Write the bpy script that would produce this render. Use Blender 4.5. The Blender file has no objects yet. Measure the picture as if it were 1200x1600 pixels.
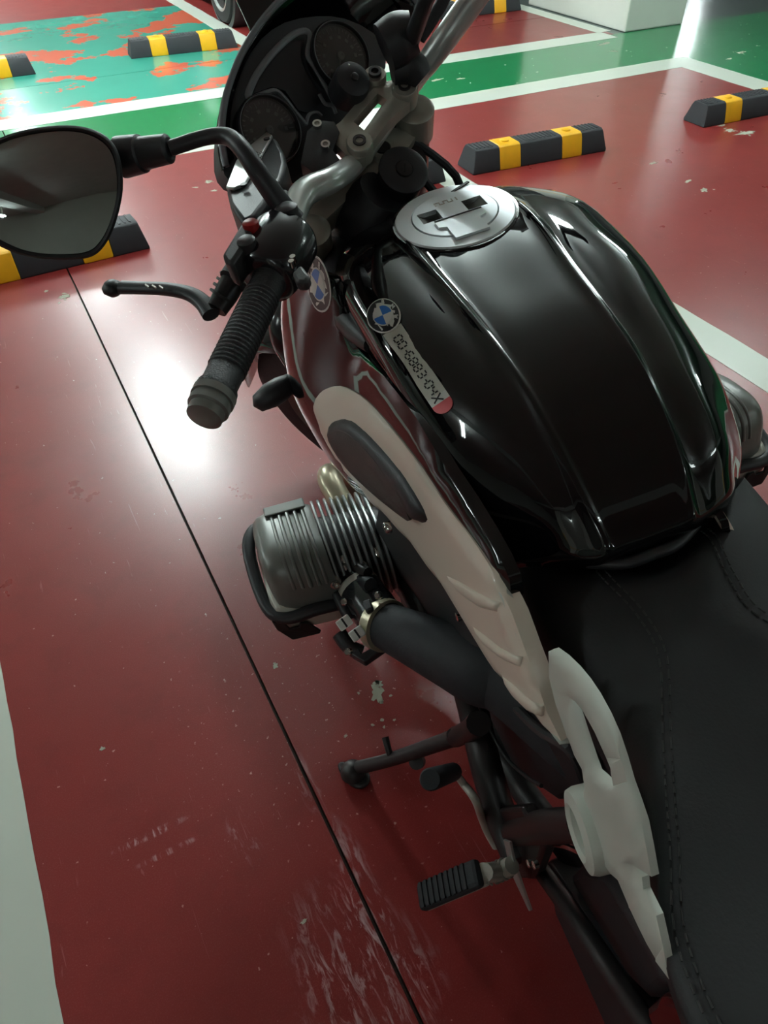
import bpy, bmesh, math, random
import numpy as np
from mathutils import Matrix, Vector
from mathutils.bvhtree import BVHTree
from mathutils.geometry import delaunay_2d_cdt
random.seed(4)
rng = np.random.default_rng(7)
SC = bpy.context.scene
COL = SC.collection

# ------------------------------------------------------------------ camera
F_PX, CX, CY, CAM_H = 1155.0, 600.0, 800.0, 1.349
RW = np.array([[0.88632954, -0.32813638, 0.32672077],
               [-0.46292682, -0.61130793, 0.64187333],
               [-0.01089499, -0.7201591, -0.69372341]])      # world <- (right, down, forward)
CAM = np.array([0.0, 0.0, CAM_H])
cam_d = bpy.data.cameras.new('camera')
cam_d.sensor_fit = 'HORIZONTAL'
cam_d.sensor_width = 36.0
cam_d.lens = 36.0 * F_PX / 1200.0
cam_d.clip_start = 0.02
cam = bpy.data.objects.new('camera', cam_d)
COL.objects.link(cam)
m = Matrix.Identity(4)
for i in range(3):
    m[i][0], m[i][1], m[i][2], m[i][3] = RW[i][0], -RW[i][1], -RW[i][2], CAM[i]
cam.matrix_world = m
SC.camera = cam

# ------------------------------------------------------------------ world and exposure
wd = bpy.data.worlds.new('world')
SC.world = wd
wd.use_nodes = True
wd.node_tree.nodes['Background'].inputs[0].default_value = (0.62, 0.70, 0.68, 1)
wd.node_tree.nodes['Background'].inputs[1].default_value = 0.4
SC.view_settings.view_transform = 'Standard'
SC.view_settings.look = 'None'
SC.view_settings.gamma = 1.0
SC.view_settings.use_curve_mapping = False
SC.view_settings.exposure = 0.0
CEIL = 2.9
LAMP_Z = 2.5  # hung below the ceiling so the tubes also light it
TUBE_POWER = 250.0          # emission strength of the ceiling tubes
# ceiling tubes, some read off reflections, some added as fill: (x, y, rotation about z, relative power)
TUBES = [(0.75, 5.4, 90, 1.7), (1.7, 2.9, 90, .55), (4.6, 3.3, 0, .5), (8.6, 8.6, 0, .35), (-4.5, 5.4, 90, .8), (0.75, 9.6, 90, 2.4), (4.4, 9.4, 90, 1.6), (0.75, 13.5, 90, .5), (4.6, 13.5, 90, 1.2),  # tube above the bike and farthest row added for brightness
         (-3.2, 1.6, 0, .30), (-2.4, -2.6, 0, .08), (3.6, -1.6, 0, .08), (8.8, 1.5, 0, .8), (14.6, 13.7, 40, .9), (-4.5, 9.6, 90, .6), (4.0, -5.0, 90, .3), (-3.5, -6.0, 90, .3)]  # near tubes leading this line are unseen, added as fill light

# ------------------------------------------------------------------ bike pose: the machine leans left on its stand
BX, BY, BTH, BLN = 0.48754969, -0.22028908, 0.17670034, 0.17104768
FWD = np.array([math.sin(BTH), math.cos(BTH), 0.0])
LFT0 = np.array([-math.cos(BTH), math.sin(BTH), 0.0])
LFT = LFT0 * math.cos(BLN) - np.array([0, 0, 1.0]) * math.sin(BLN)
UPB = np.array([0, 0, 1.0]) * math.cos(BLN) + LFT0 * math.sin(BLN)
BO = np.array([BX, BY, 0.0])
MB = np.stack([FWD, LFT, UPB])                               # bike <- world
EYE = MB @ (CAM - BO)


def w2b(p): return MB @ (np.asarray(p, float) - BO)
def wray(px, py): return RW @ np.array([px - CX, py - CY, F_PX])
def bray(px, py):
    d = MB @ wray(px, py)
    return d / np.linalg.norm(d)
def U(px, py, x=None, y=None, z=None):
    """point of the bike frame on the plane x=, y= or z="""
    d = bray(px, py)
    if x is not None: t = (x - EYE[0]) / d[0]
    elif y is not None: t = (y - EYE[1]) / d[1]
    else: t = (z - EYE[2]) / d[2]
    return EYE + t * d
def UP(px, py, o, n):
    d = bray(px, py)
    return EYE + d * (np.dot(np.asarray(o) - EYE, n) / np.dot(d, n))
def unit(v):
    v = np.asarray(v, float)
    return v / np.linalg.norm(v)

# ------------------------------------------------------------------ materials
def lin(c):
    return tuple(((v / 255) / 12.92 if v / 255 <= .04045 else ((v / 255 + .055) / 1.055) ** 2.4) for v in c) + (1.0,)

def mat(name, rgb, rough=.5, metal=0.0, coat=0.0, noise=0.0, nscale=40.0, bump=0.0, bscale=200.0, spec=.5, trans=0.0, alpha=1.0, emit=None):
    mt = bpy.data.materials.new(name)
    mt.use_nodes = True
    nt = mt.node_tree
    b = nt.nodes['Principled BSDF']
    c = lin(rgb)
    b.inputs['Base Color'].default_value = c
    b.inputs['Roughness'].default_value = rough
    b.inputs['Metallic'].default_value = metal
    b.inputs['Coat Weight'].default_value = coat
    b.inputs['Coat Roughness'].default_value = .03
    b.inputs['Specular IOR Level'].default_value = spec
    b.inputs['Transmission Weight'].default_value = trans
    if emit:
        b.inputs['Emission Color'].default_value = lin(emit[0])
        b.inputs['Emission Strength'].default_value = emit[1]
    if noise or bump:
        tc = nt.nodes.new('ShaderNodeTexCoord')
    if noise:
        n = nt.nodes.new('ShaderNodeTexNoise')
        n.inputs['Scale'].default_value = nscale
        n.inputs['Detail'].default_value = 6
        nt.links.new(tc.outputs['Object'], n.inputs['Vector'])
        mx = nt.nodes.new('ShaderNodeMix')
        mx.data_type = 'RGBA'
        lo = tuple(v * (1 - noise) for v in c[:3]) + (1,)
        hi = tuple(min(1, v * (1 + noise)) for v in c[:3]) + (1,)
        mx.inputs[6].default_value, mx.inputs[7].default_value = lo, hi
        nt.links.new(n.outputs['Fac'], mx.inputs[0])
        nt.links.new(mx.outputs[2], b.inputs['Base Color'])
    if bump:
        n2 = nt.nodes.new('ShaderNodeTexNoise')
        n2.inputs['Scale'].default_value = bscale
        n2.inputs['Detail'].default_value = 4
        nt.links.new(tc.outputs['Object'], n2.inputs['Vector'])
        bp = nt.nodes.new('ShaderNodeBump')
        bp.inputs['Strength'].default_value = bump
        bp.inputs['Distance'].default_value = .002
        nt.links.new(n2.outputs['Fac'], bp.inputs['Height'])
        nt.links.new(bp.outputs['Normal'], b.inputs['Normal'])
    return mt

def paint_floor(name, rgb, wear=None, chip=.0, rough=.22, spec=.5, worn_scale=6.0, worn_at=.62, extra=None, tint=.12):
    """glossy floor paint: slow colour drift, dust, fine scratches and worn spots of another colour"""
    mt = bpy.data.materials.new(name)
    mt.use_nodes = True
    nt = mt.node_tree
    N, L = nt.nodes, nt.links
    b = N['Principled BSDF']
    tc = N.new('ShaderNodeTexCoord')
    def noise(sc, det=5, rg=.6, vec=None, dist=0.0):
        n = N.new('ShaderNodeTexNoise')
        n.inputs['Scale'].default_value = sc
        n.inputs['Detail'].default_value = det
        n.inputs['Roughness'].default_value = rg
        n.inputs['Distortion'].default_value = dist
        L.new(vec if vec else tc.outputs['Object'], n.inputs['Vector'])
        return n.outputs['Fac']
    def ramp(src, a, c):
        r = N.new('ShaderNodeMapRange')
        r.inputs[1].default_value, r.inputs[2].default_value = a, c
        L.new(src, r.inputs[0])
        return r.outputs[0]
    def mix(f, a, c):
        x = N.new('ShaderNodeMix')
        x.data_type = 'RGBA'
        for s, v in ((0, f), (6, a), (7, c)):
            if isinstance(v, (tuple, float, int)): x.inputs[s].default_value = v
            else: L.new(v, x.inputs[s])
        return x.outputs[2]
    def mul(a, c):
        x = N.new('ShaderNodeMath')
        x.operation = 'MULTIPLY'
        for s, v in ((0, a), (1, c)):
            if isinstance(v, (float, int)): x.inputs[s].default_value = v
            else: L.new(v, x.inputs[s])
        return x.outputs[0]
    c = lin(rgb)
    lo = tuple(v * (1 - tint) for v in c[:3]) + (1,)
    hi = tuple(min(1, v * (1 + tint)) for v in c[:3]) + (1,)
    col = mix(noise(2.2, 6), lo, hi)
    col = mix(mul(ramp(noise(420, 3), .5, .8), .10), col, lin((200, 175, 165)))
    if wear:
        col = mix(ramp(noise(worn_scale, 8, .62), worn_at, worn_at + .012), col, lin(wear))
    if chip:
        col = mix(ramp(noise(26, 3, .5), .735 - chip, .75 - chip), col, lin((205, 200, 185)))
    if extra:
        col = extra(N, L, tc, noise, ramp, mix, mul, col)
    L.new(col, b.inputs['Base Color'])
    rr = N.new('ShaderNodeMapRange')
    rr.inputs[3].default_value, rr.inputs[4].default_value = rough - .03, rough + .06
    L.new(noise(5, 5), rr.inputs[0])
    L.new(rr.outputs[0], b.inputs['Roughness'])
    b.inputs['Specular IOR Level'].default_value = spec
    bp = N.new('ShaderNodeBump')
    bp.inputs['Strength'].default_value = .03
    bp.inputs['Distance'].default_value = .002
    L.new(noise(9, 3), bp.inputs['Height'])
    L.new(bp.outputs['Normal'], b.inputs['Normal'])
    return mt

def red_extra(N, L, tc, noise, ramp, mix, mul, col):
    """pale scuffs rubbed into the paint around the kick stand and along the slab joint"""
    def blob(x, y, r, sx=1.0, sy=1.0):
        mp = N.new('ShaderNodeMapping')
        mp.vector_type = 'TEXTURE'
        mp.inputs['Location'].default_value = (x, y, 0)
        mp.inputs['Scale'].default_value = (r * sx, r * sy, 5)
        L.new(tc.outputs['Object'], mp.inputs['Vector'])
        g = N.new('ShaderNodeTexGradient')
        g.gradient_type = 'SPHERICAL'
        L.new(mp.outputs[0], g.inputs[0])
        return g.outputs['Fac']
    st = N.new('ShaderNodeMapping')
    st.inputs['Rotation'].default_value = (0, 0, .5)
    st.inputs['Scale'].default_value = (22, 5, 5)
    L.new(tc.outputs['Object'], st.inputs['Vector'])
    streak = noise(3.0, 8, .68, st.outputs[0], 1.2)
    fine = noise(90, 4, .6)
    col = mix(mul(ramp(noise(75, 2, .5), .735, .75), .6), col, lin((205, 175, 165)))
    col = mix(mul(ramp(noise(7, 6, .7), .5, .75), .30), col, lin((86, 24, 22)))
    hair = N.new('ShaderNodeMapping')
    hair.inputs['Rotation'].default_value = (0, 0, -.9)
    hair.inputs['Scale'].default_value = (140, 7, 7)
    L.new(tc.outputs['Object'], hair.inputs['Vector'])
    col = mix(mul(ramp(noise(1.0, 3, .6, hair.outputs[0], .6), .69, .72), .25), col, lin((190, 140, 135)))
    for (x, y, r, sx, sy, k) in ((.115, .30, .13, 1, 1.0, .5), (.17, .44, .06, .6, 2.6, .45), (.10, .40, .10, 1, 1, .3), (.16, .66, .045, .5, 2.0, .35),
                                 (-.13, .70, .06, 1.3, .16, .7), (-.11, .655, .06, 1.2, .12, .5), (.02, .62, .05, .6, 1.3, .35)):
        f = mul(mul(ramp(streak, .50, .62), ramp(blob(x, y, r, sx, sy), 0, .45)), k)
        col = mix(f, col, lin((196, 170, 172)))
    col = mix(mul(ramp(fine, .66, .70), ramp(blob(.3, .78, .5, 1, 1), .1, .6)), col, lin((196, 160, 150)))
    return col

M = {}
M['floor_red'] = paint_floor('red_floor_paint', (126, 38, 36), chip=-.3, rough=.275, extra=red_extra, spec=.6)
M['green'] = paint_floor('green_floor_paint', (0, 118, 66), chip=.02, rough=.16, spec=.6)
M['green_worn'] = paint_floor('worn_green_floor_paint', (52, 148, 128), wear=(196, 92, 66), chip=-.3, rough=.2, worn_scale=1.7, worn_at=.535, spec=.6)
M['line'] = paint_floor('white_line_paint', (196, 202, 190), chip=-.2, rough=.3, tint=.06)
M['aisle'] = paint_floor('unlit_aisle_paint', (52, 66, 64), rough=.16, spec=.6)  # dark tone of unlit floor put into the paint colour
M['joint'] = mat('joint_filler', (50, 40, 33), .9, noise=.8, nscale=160)
M['chip'] = mat('bare_concrete_chip', (165, 165, 148), .8, noise=.2, nscale=120, bump=.3)
M['concrete'] = mat('painted_concrete', (205, 207, 198), .55, noise=.06, nscale=6, bump=.1, bscale=60)
M['ceil'] = mat('ceiling_concrete', (186, 190, 188), .8, noise=.12, nscale=3, bump=.1, bscale=40)
M['wall'] = mat('wall_paint', (168, 170, 162), .7, noise=.06, nscale=3)
M['rubber'] = mat('black_rubber', (34, 36, 40), .7, noise=.25, nscale=30, bump=.25, bscale=150)
M['yellow'] = mat('yellow_rubber', (232, 172, 10), .45, noise=.12, nscale=25)
M['black'] = mat('black_gloss_paint', (10, 10, 12), .04, coat=.1, spec=.5)
M['white'] = mat('white_gloss_paint', (222, 212, 196), .3, coat=.3, noise=.02, nscale=20)
M['bracket'] = mat('white_satin_paint', (196, 202, 192), .4, noise=.05, nscale=30)
M['plastic'] = mat('black_plastic', (36, 37, 40), .45, bump=.1, bscale=400)
M['plastic_gloss'] = mat('dark_gloss_plastic', (26, 26, 29), .18, coat=.2)
M['plate'] = mat('dark_grey_plastic', (46, 47, 48), .45, bump=.12, bscale=500)
M['pad'] = mat('charcoal_rubber_pad', (50, 44, 43), .5, bump=.15, bscale=600)
M['seat'] = mat('black_seat_leather', (22, 23, 25), .6, noise=.1, nscale=60, bump=.12, bscale=350)
M['thread'] = mat('dark_thread', (50, 49, 48), .8)
M['alu'] = mat('cast_aluminium', (158, 155, 144), .36, metal=.45, noise=.1, nscale=60, bump=.06, bscale=300)
M['alu_satin'] = mat('satin_silver', (182, 186, 182), .3, metal=.5, noise=.04)
M['chrome'] = mat('polished_metal', (205, 205, 200), .12, metal=1.0)
M['engine'] = mat('grey_engine_paint', (122, 124, 120), .34, metal=.3, noise=.08, nscale=60)
M['engine_light'] = mat('silver_engine_paint', (176, 173, 162), .42, metal=.15, noise=.06, nscale=60)
M['fin'] = mat('fin_metal', (168, 171, 171), .28, metal=.55)
M['steel'] = mat('dark_steel', (44, 41, 41), .42, metal=.3, noise=.2, nscale=60)
M['gold'] = mat('bronze_anodised', (176, 98, 38), .34, metal=.4)
M['brown'] = mat('bronze_fork_tube', (126, 70, 54), .38, metal=.3)
M['grip'] = mat('grip_rubber', (28, 29, 32), .5, bump=.4, bscale=500)
M['cap'] = mat('brushed_cap_metal', (226, 234, 236), .42, metal=.3, noise=.03)
M['dial'] = mat('dial_face', (36, 38, 42), .35, noise=.1)
M['dash'] = mat('dash_plastic', (60, 63, 67), .45, bump=.08, bscale=500)  # greys of dash, dials and black plastics lifted to carry the haze
M['dialmark'] = mat('dial_mark', (92, 96, 100), .6)
M['lens'] = mat('clear_lens', (255, 255, 255), .03, trans=1.0)
M['dashgrey'] = mat('grey_dash_trim', (112, 116, 120), .4, metal=.1)
M['screen'] = mat('smoked_screen', (14, 15, 17), .06, coat=.5)
M['mirror'] = mat('mirror_glass', (190, 196, 192), .015, metal=1.0)
M['red'] = mat('red_switch', (150, 26, 24), .4)
M['blue'] = mat('blue_enamel', (40, 110, 190), .3)
M['enamel'] = mat('white_enamel', (214, 216, 208), .3)
M['ringblack'] = mat('black_enamel', (18, 18, 20), .3)
M['sticker'] = mat('silver_sticker', (196, 198, 184), .35, noise=.1, nscale=40)
M['pink'] = mat('pink_sticker', (226, 92, 96), .4)
M['ink'] = mat('black_print', (18, 18, 18), .6)
M['cream'] = mat('cream_pipe', (196, 186, 160), .3, metal=.5)
M['taillens'] = mat('red_lens', (62, 10, 13), .15, coat=.3)
M['tyre'] = mat('tyre_rubber', (24, 24, 25), .7, bump=.3, bscale=120)
M['car'] = mat('black_car_paint', (14, 16, 18), .08, coat=.5)
M['glassdark'] = mat('dark_car_glass', (10, 12, 13), .04, coat=.3)
M['tube'] = None

# ------------------------------------------------------------------ mesh helpers (V, F) lists in any frame
def shade(o, ang=40):
    me = o.data
    me.polygons.foreach_set('use_smooth', [True] * len(me.polygons))
    me.set_sharp_from_angle(angle=math.radians(ang))

def obj(name, geo, m, parent=None, smooth=40, bevel=0.0, seg=2, subsurf=0, solid=0.0, solid_off=-1.0):
    V, F = geo
    me = bpy.data.meshes.new(name)
    me.from_pydata([tuple(map(float, v)) for v in V], [], [tuple(f) for f in F])
    bm = bmesh.new()
    bm.from_mesh(me)
    bmesh.ops.remove_doubles(bm, verts=bm.verts, dist=1e-6)
    bmesh.ops.recalc_face_normals(bm, faces=bm.faces)
    bm.to_mesh(me)
    bm.free()
    me.materials.append(m)
    o = bpy.data.objects.new(name, me)
    COL.objects.link(o)
    if parent is not None: o.parent = parent
    if smooth: shade(o, smooth)
    if solid:
        md = o.modifiers.new('solid', 'SOLIDIFY')
        md.thickness, md.offset = solid, solid_off
    if bevel:
        md = o.modifiers.new('bevel', 'BEVEL')
        md.width, md.segments, md.limit_method, md.angle_limit = bevel, seg, 'ANGLE', math.radians(35)
    if subsurf:
        md = o.modifiers.new('sub', 'SUBSURF')
        md.levels = md.render_levels = subsurf
    return o

def tag(o, label=None, cat=None, group=None, kind=None):
    if label: o['label'] = label
    if cat: o['category'] = cat
    if group: o['group'] = group
    if kind: o['kind'] = kind
    return o

def empty(name, loc=(0, 0, 0), rz=0.0, parent=None):
    o = bpy.data.objects.new(name, None)
    o.empty_display_size = .1
    COL.objects.link(o)
    o.location = loc
    o.rotation_euler = (0, 0, rz)
    if parent: o.parent = parent
    return o

def join(*gs):
    V, F = [], []
    for v, f in gs:
        n = len(V)
        V += [tuple(p) for p in v]
        F += [tuple(i + n for i in q) for q in f]
    return V, F

def box(c, s, ax=None):
    ax = np.eye(3) if ax is None else np.asarray(ax)
    V = []
    for sx in (-.5, .5):
        for sy in (-.5, .5):
            for sz in (-.5, .5):
                V.append(np.asarray(c) + ax[0] * s[0] * sx + ax[1] * s[1] * sy + ax[2] * s[2] * sz)
    return V, [(0, 1, 3, 2), (4, 6, 7, 5), (0, 4, 5, 1), (2, 3, 7, 6), (0, 2, 6, 4), (1, 5, 7, 3)]

def frame(d, ref=(0, 0, 1)):
    d = unit(d)
    if abs(np.dot(d, unit(ref))) > .95: ref = (1, 0, 0)
    u = unit(np.cross(ref, d))
    return u, np.cross(d, u), d

def catmull(P, n):
    P = [np.asarray(p, float) for p in P]
    if len(P) < 3 or n <= 1: return P
    out = []
    Q = [2 * P[0] - P[1]] + P + [2 * P[-1] - P[-2]]
    for i in range(len(P) - 1):
        p0, p1, p2, p3 = Q[i:i + 4]
        for k in range(n):
            t = k / n
            out.append(.5 * (2 * p1 + (p2 - p0) * t + (2 * p0 - 5 * p1 + 4 * p2 - p3) * t * t + (3 * p1 - p0 - 3 * p2 + p3) * t ** 3))
    out.append(P[-1])
    return out

def tube(P, r, n=14, smooth=5, cap=True, flat=1.0, ref=(0, 0, 1)):
    """r: number or list per control point (interpolated)"""
    P = [np.asarray(p, float) for p in P]
    rr = [r] * len(P) if not hasattr(r, '__len__') else list(r)
    if smooth > 1 and len(P) > 2:
        C4 = catmull([np.r_[p, q] for p, q in zip(P, rr)], smooth)
    else:
        C4 = [np.r_[p, q] for p, q in zip(P, rr)]
    V, F = [], []
    u = None
    for i, c in enumerate(C4):
        d = C4[min(i + 1, len(C4) - 1)][:3] - C4[max(i - 1, 0)][:3]
        d = unit(d)
        if u is None: u, v, _ = frame(d, ref)
        else:
            u = unit(u - d * np.dot(u, d))
            v = np.cross(d, u)
        for k in range(n):
            a = 2 * math.pi * k / n
            V.append(c[:3] + (u * math.cos(a) + v * math.sin(a) * flat) * c[3])
    L = len(C4)
    for i in range(L - 1):
        for k in range(n):
            a, b2 = i * n + k, i * n + (k + 1) % n
            F.append((a, b2, b2 + n, a + n))
    if cap:
        F.append(tuple(range(n))[::-1])
        F.append(tuple(range((L - 1) * n, L * n)))
    return V, F

def lathe(prof, o, axis, n=32, u=None, cap=True):
    """prof: list of (radius, height along axis)"""
    if u is None: u, v, d = frame(axis)
    else:
        d = unit(axis)
        u = unit(np.asarray(u) - d * np.dot(u, d))
        v = np.cross(d, u)
    V, F = [], []
    for r, h in prof:
        for k in range(n):
            a = 2 * math.pi * k / n
            V.append(np.asarray(o) + d * h + (u * math.cos(a) + v * math.sin(a)) * max(r, 1e-5))
    for i in range(len(prof) - 1):
        for k in range(n):
            a, b2 = i * n + k, i * n + (k + 1) % n
            F.append((a, b2, b2 + n, a + n))
    if cap:
        F.append(tuple(range(n))[::-1])
        F.append(tuple(range((len(prof) - 1) * n, len(prof) * n)))
    return V, F

def cyl(a, b2, r, n=16):
    a, b2 = np.asarray(a, float), np.asarray(b2, float)
    return lathe([(r, 0), (r, np.linalg.norm(b2 - a))], a, b2 - a, n)

def prism(P, ext):
    """polygon P extruded by the vector ext"""
    P = [np.asarray(p, float) for p in P]
    n = len(P)
    V = P + [p + np.asarray(ext) for p in P]
    return V, [tuple(range(n))[::-1], tuple(range(n, 2 * n))] + [(i, (i + 1) % n, (i + 1) % n + n, i + n) for i in range(n)]

def grid(rows):
    R, C = len(rows), len(rows[0])
    V = [p for r in rows for p in r]
    return V, [(i * C + j, i * C + j + 1, (i + 1) * C + j + 1, (i + 1) * C + j) for i in range(R - 1) for j in range(C - 1)]

def loft(rows, nu=4, nv=4):
    A = [catmull(r, nu) for r in rows]
    cols = [catmull([A[i][j] for i in range(len(A))], nv) for j in range(len(A[0]))]
    return [[cols[j][i] for j in range(len(cols))] for i in range(len(cols[0]))]

def mirror(geo):
    return [np.asarray(v) * np.array([1, -1, 1]) for v in geo[0]], [tuple(f)[::-1] for f in geo[1]]

def inside(poly, p):
    c = False
    j = len(poly) - 1
    for i in range(len(poly)):
        a, b2 = poly[i], poly[j]
        if (a[1] > p[1]) != (b2[1] > p[1]) and p[0] < (b2[0] - a[0]) * (p[1] - a[1]) / (b2[1] - a[1]) + a[0]: c = not c
        j = i
    return c

def smooth_poly(P, n=4):
    P = [np.asarray(p, float) for p in P]
    L = len(P)
    out = []
    for i in range(L):
        p0, p1, p2, p3 = P[i - 1], P[i], P[(i + 1) % L], P[(i + 2) % L]
        for k in range(n):
            t = k / n
            out.append(.5 * (2 * p1 + (p2 - p0) * t + (2 * p0 - 5 * p1 + 4 * p2 - p3) * t * t + (3 * p1 - p0 - 3 * p2 + p3) * t ** 3))
    return out

def dist_poly(poly, p):
    A = np.asarray(poly)
    Bq = np.roll(A, -1, 0)
    d = Bq - A
    t = np.clip(((p - A) * d).sum(1) / np.maximum((d * d).sum(1), 1e-12), 0, 1)
    return np.min(np.linalg.norm(A + d * t[:, None] - p, axis=1))

def fill2d(outline, holes=(), step=.01):
    """triangulated polygon with inner grid points; returns points, triangles, border loops"""
    pts, edges, loops = [], [], []
    for lp in [outline] + list(holes):
        n0 = len(pts)
        pts += [Vector((float(p[0]), float(p[1]))) for p in lp]
        edges += [(n0 + i, n0 + (i + 1) % len(lp)) for i in range(len(lp))]
        loops.append(list(range(n0, n0 + len(lp))))
    A = np.asarray(outline)
    lo, hi = A.min(0), A.max(0)
    for gx in np.arange(lo[0] + step / 2, hi[0], step):
        for gy in np.arange(lo[1] + step / 2, hi[1], step):
            p = np.array([gx, gy])
            if inside(outline, p) and not any(inside(h, p) for h in holes) and min(dist_poly(l, p) for l in [outline] + list(holes)) > step * .4:
                pts.append(Vector((gx, gy)))
    vo, eo, fo, _, _, _ = delaunay_2d_cdt(pts, edges, [], 0, 1e-7)
    P = [np.array([v.x, v.y]) for v in vo]
    T = []
    for f in fo:
        c = sum(P[i] for i in f) / len(f)
        if inside(outline, c) and not any(inside(h, c) for h in holes): T.append(tuple(f))
    return P, T

def sheet(outline, place, holes=(), step=.01, bulge=0.0, width=.01, thick=.004, base=0.0):
    """curved plate: place(p2, offset) -> 3D.  Rounded towards its edge, with a skirt of depth thick"""
    P, T = fill2d(outline, holes, step)
    loops = [outline] + list(holes)
    V = []
    for p in P:
        d = min(dist_poly(l, p) for l in loops)
        k = min(1.0, d / width)
        V.append(place(p, base + bulge * math.sqrt(max(0, 1 - (1 - k) ** 2))))
    n = len(V)
    cnt = {}
    for t in T:
        for i in range(len(t)):
            e = (t[i], t[(i + 1) % len(t)])
            k = (min(e), max(e))
            cnt.setdefault(k, []).append(e)
    F = list(T)
    mp = {}
    for k, es in cnt.items():
        if len(es) == 1:
            a, b2 = es[0]
            for q in (a, b2):
                if q not in mp:
                    mp[q] = len(V)
                    V.append(place(P[q], base - thick))
            F.append((b2, a, mp[a], mp[b2]))
    return V, F

# ================================================================== THE SETTING
def slab(name, x0, x1, y0, y1, z0, z1, m, parent=None, nb=0.0):
    return obj(name, box(((x0 + x1) / 2, (y0 + y1) / 2, (z0 + z1) / 2), (x1 - x0, y1 - y0, z1 - z0)), m, parent, smooth=0, bevel=nb, seg=1)

JX, JW, JY = .1635, .0035, 5.99
floor = slab('floor', -10, 20, -9, 18, -.2, -.010, M['joint'])
tag(floor, kind='structure')
def tile(name, x0, x1, y0, y1, m): return slab(name, x0, x1, y0, y1, -.010, 0.0, m, floor)
for (a, b2) in ((-10, JX - JW), (JX + JW, 4.66)):
    tile('floor_slab', a, b2, -9, 4.3, M['floor_red'])
    tile('green_lane', a, b2, 4.3, 5.2, M['green'])
tile('green_lane', 4.66, 20, -9, 5.2, M['green'])
for (a, b2) in ((5.2, JY - JW), (JY + JW, 8.15)):
    tile('worn_green_bay', -10, JX - JW, a, b2, M['green_worn'])
    tile('worn_green_bay', JX + JW, 2.13, a, b2, M['green_worn'])
    tile('floor_slab', 2.13, 4.75, a, b2, M['floor_red'])
tile('floor_slab', -10, 4.75, 8.15, 18, M['floor_red'])
tile('unlit_aisle', 4.75, 20, 5.2, 18, M['aisle'])

def strip(x0, x1, y0, y1, n=26):
    """painted line with slightly ragged edges, 1 mm thick"""
    lx, ly = x1 - x0, y1 - y0
    P = []
    long_x = lx > ly
    L = lx if long_x else ly
    n = int(max(6, L * 14))
    j = lambda: float(rng.normal(0, .0012))
    for i in range(n + 1):
        t = i / n
        P.append((x0 + lx * t, y0 + j(), 0) if long_x else (x1 + j(), y0 + ly * t, 0))
    for i in range(n, -1, -1):
        t = i / n
        P.append((x0 + lx * t, y1 + j(), 0) if long_x else (x0 + j(), y0 + ly * t, 0))
    return obj('bay_line', prism(P, (0, 0, .0012)), M['line'], floor, smooth=0)
for s in ((-.468, -.323, -9, 4.197), (1.942, 2.095, -9, 4.197), (4.49, 4.71, -9, 4.2), (-10, 4.71, 4.195, 4.405), (-10, 4.70, 5.10, 5.31),
          (4.66, 4.80, 5.305, 9.5), (2.06, 2.20, 5.305, 9.5), (-.33, -.19, 5.305, 9.5)):
    strip(*s)

def chip(x, y, r, stretch=1.0, ang=0.0, n=26):
    P = []
    for k in range(n):
        a = 2 * math.pi * k / n
        q = r * max(.35, .85 + .18 * math.sin(2 * a + x * 90) + .14 * math.sin(5 * a + y * 70) + rng.normal(0, .2))
        ux, uy = q * math.cos(a) * stretch, q * math.sin(a)
        P.append((x + ux * math.cos(ang) - uy * math.sin(ang), y + ux * math.sin(ang) + uy * math.cos(ang), 0))
    return prism(P, (0, 0, .0007))
def fl(px, py):
    d = wray(px, py)
    return (CAM + d * (-CAM[2] / d[2]))[:2]
for (px, py, r, s, an) in ((590, 1080, .017, 1.5, 1.3), (430, 1040, .007, 1.2, .5), (560, 1083, .003, 1, 0), (101, 463, .017, 1.5, .3), (72, 455, .008, 1.3, 0),
                           (326, 284, .016, 1.4, 0), (306, 293, .011, 1.2, 0), (334, 298, .011, 1.5, 0), (1165, 208, .028, 2.2, .1), (1140, 204, .022, 2.0, .1), (1128, 196, .012, 1.8, 0),
                           (1075, 283, .012, 2.4, .2), (1100, 297, .015, 2.2, .3), (1020, 255, .014, 1.5, .3), (945, 68, .02, 3.4, .3), (958, 80, .016, 3, -.5), (682, 125, .02, 2.2, .1),
                           (720, 123, .018, 1.8, 0), (600, 1136, .003, 1, 0), (582, 1133, .004, 1, .4), (616, 1125, .003, 1, 0), (540, 1150, .0025, 2, .5), (160, 1170, .004, 1.7, .3),
                           (475, 1440, .003, 2, 0), (1158, 82, .02, 3, .2), (1140, 92, .012, 3, 0)):
    x, y = fl(px, py)
    obj('paint_chip', chip(x, y, r, s, an), M['chip'], floor, smooth=0)
    if r > .012:
        for _ in range(5):
            obj('paint_chip', chip(x + rng.normal(0, r * 1.5), y + rng.normal(0, r * 1.1), r * rng.uniform(.12, .38), rng.uniform(1, 1.8), rng.uniform(0, 3), 10), M['chip'], floor, smooth=0)

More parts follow.
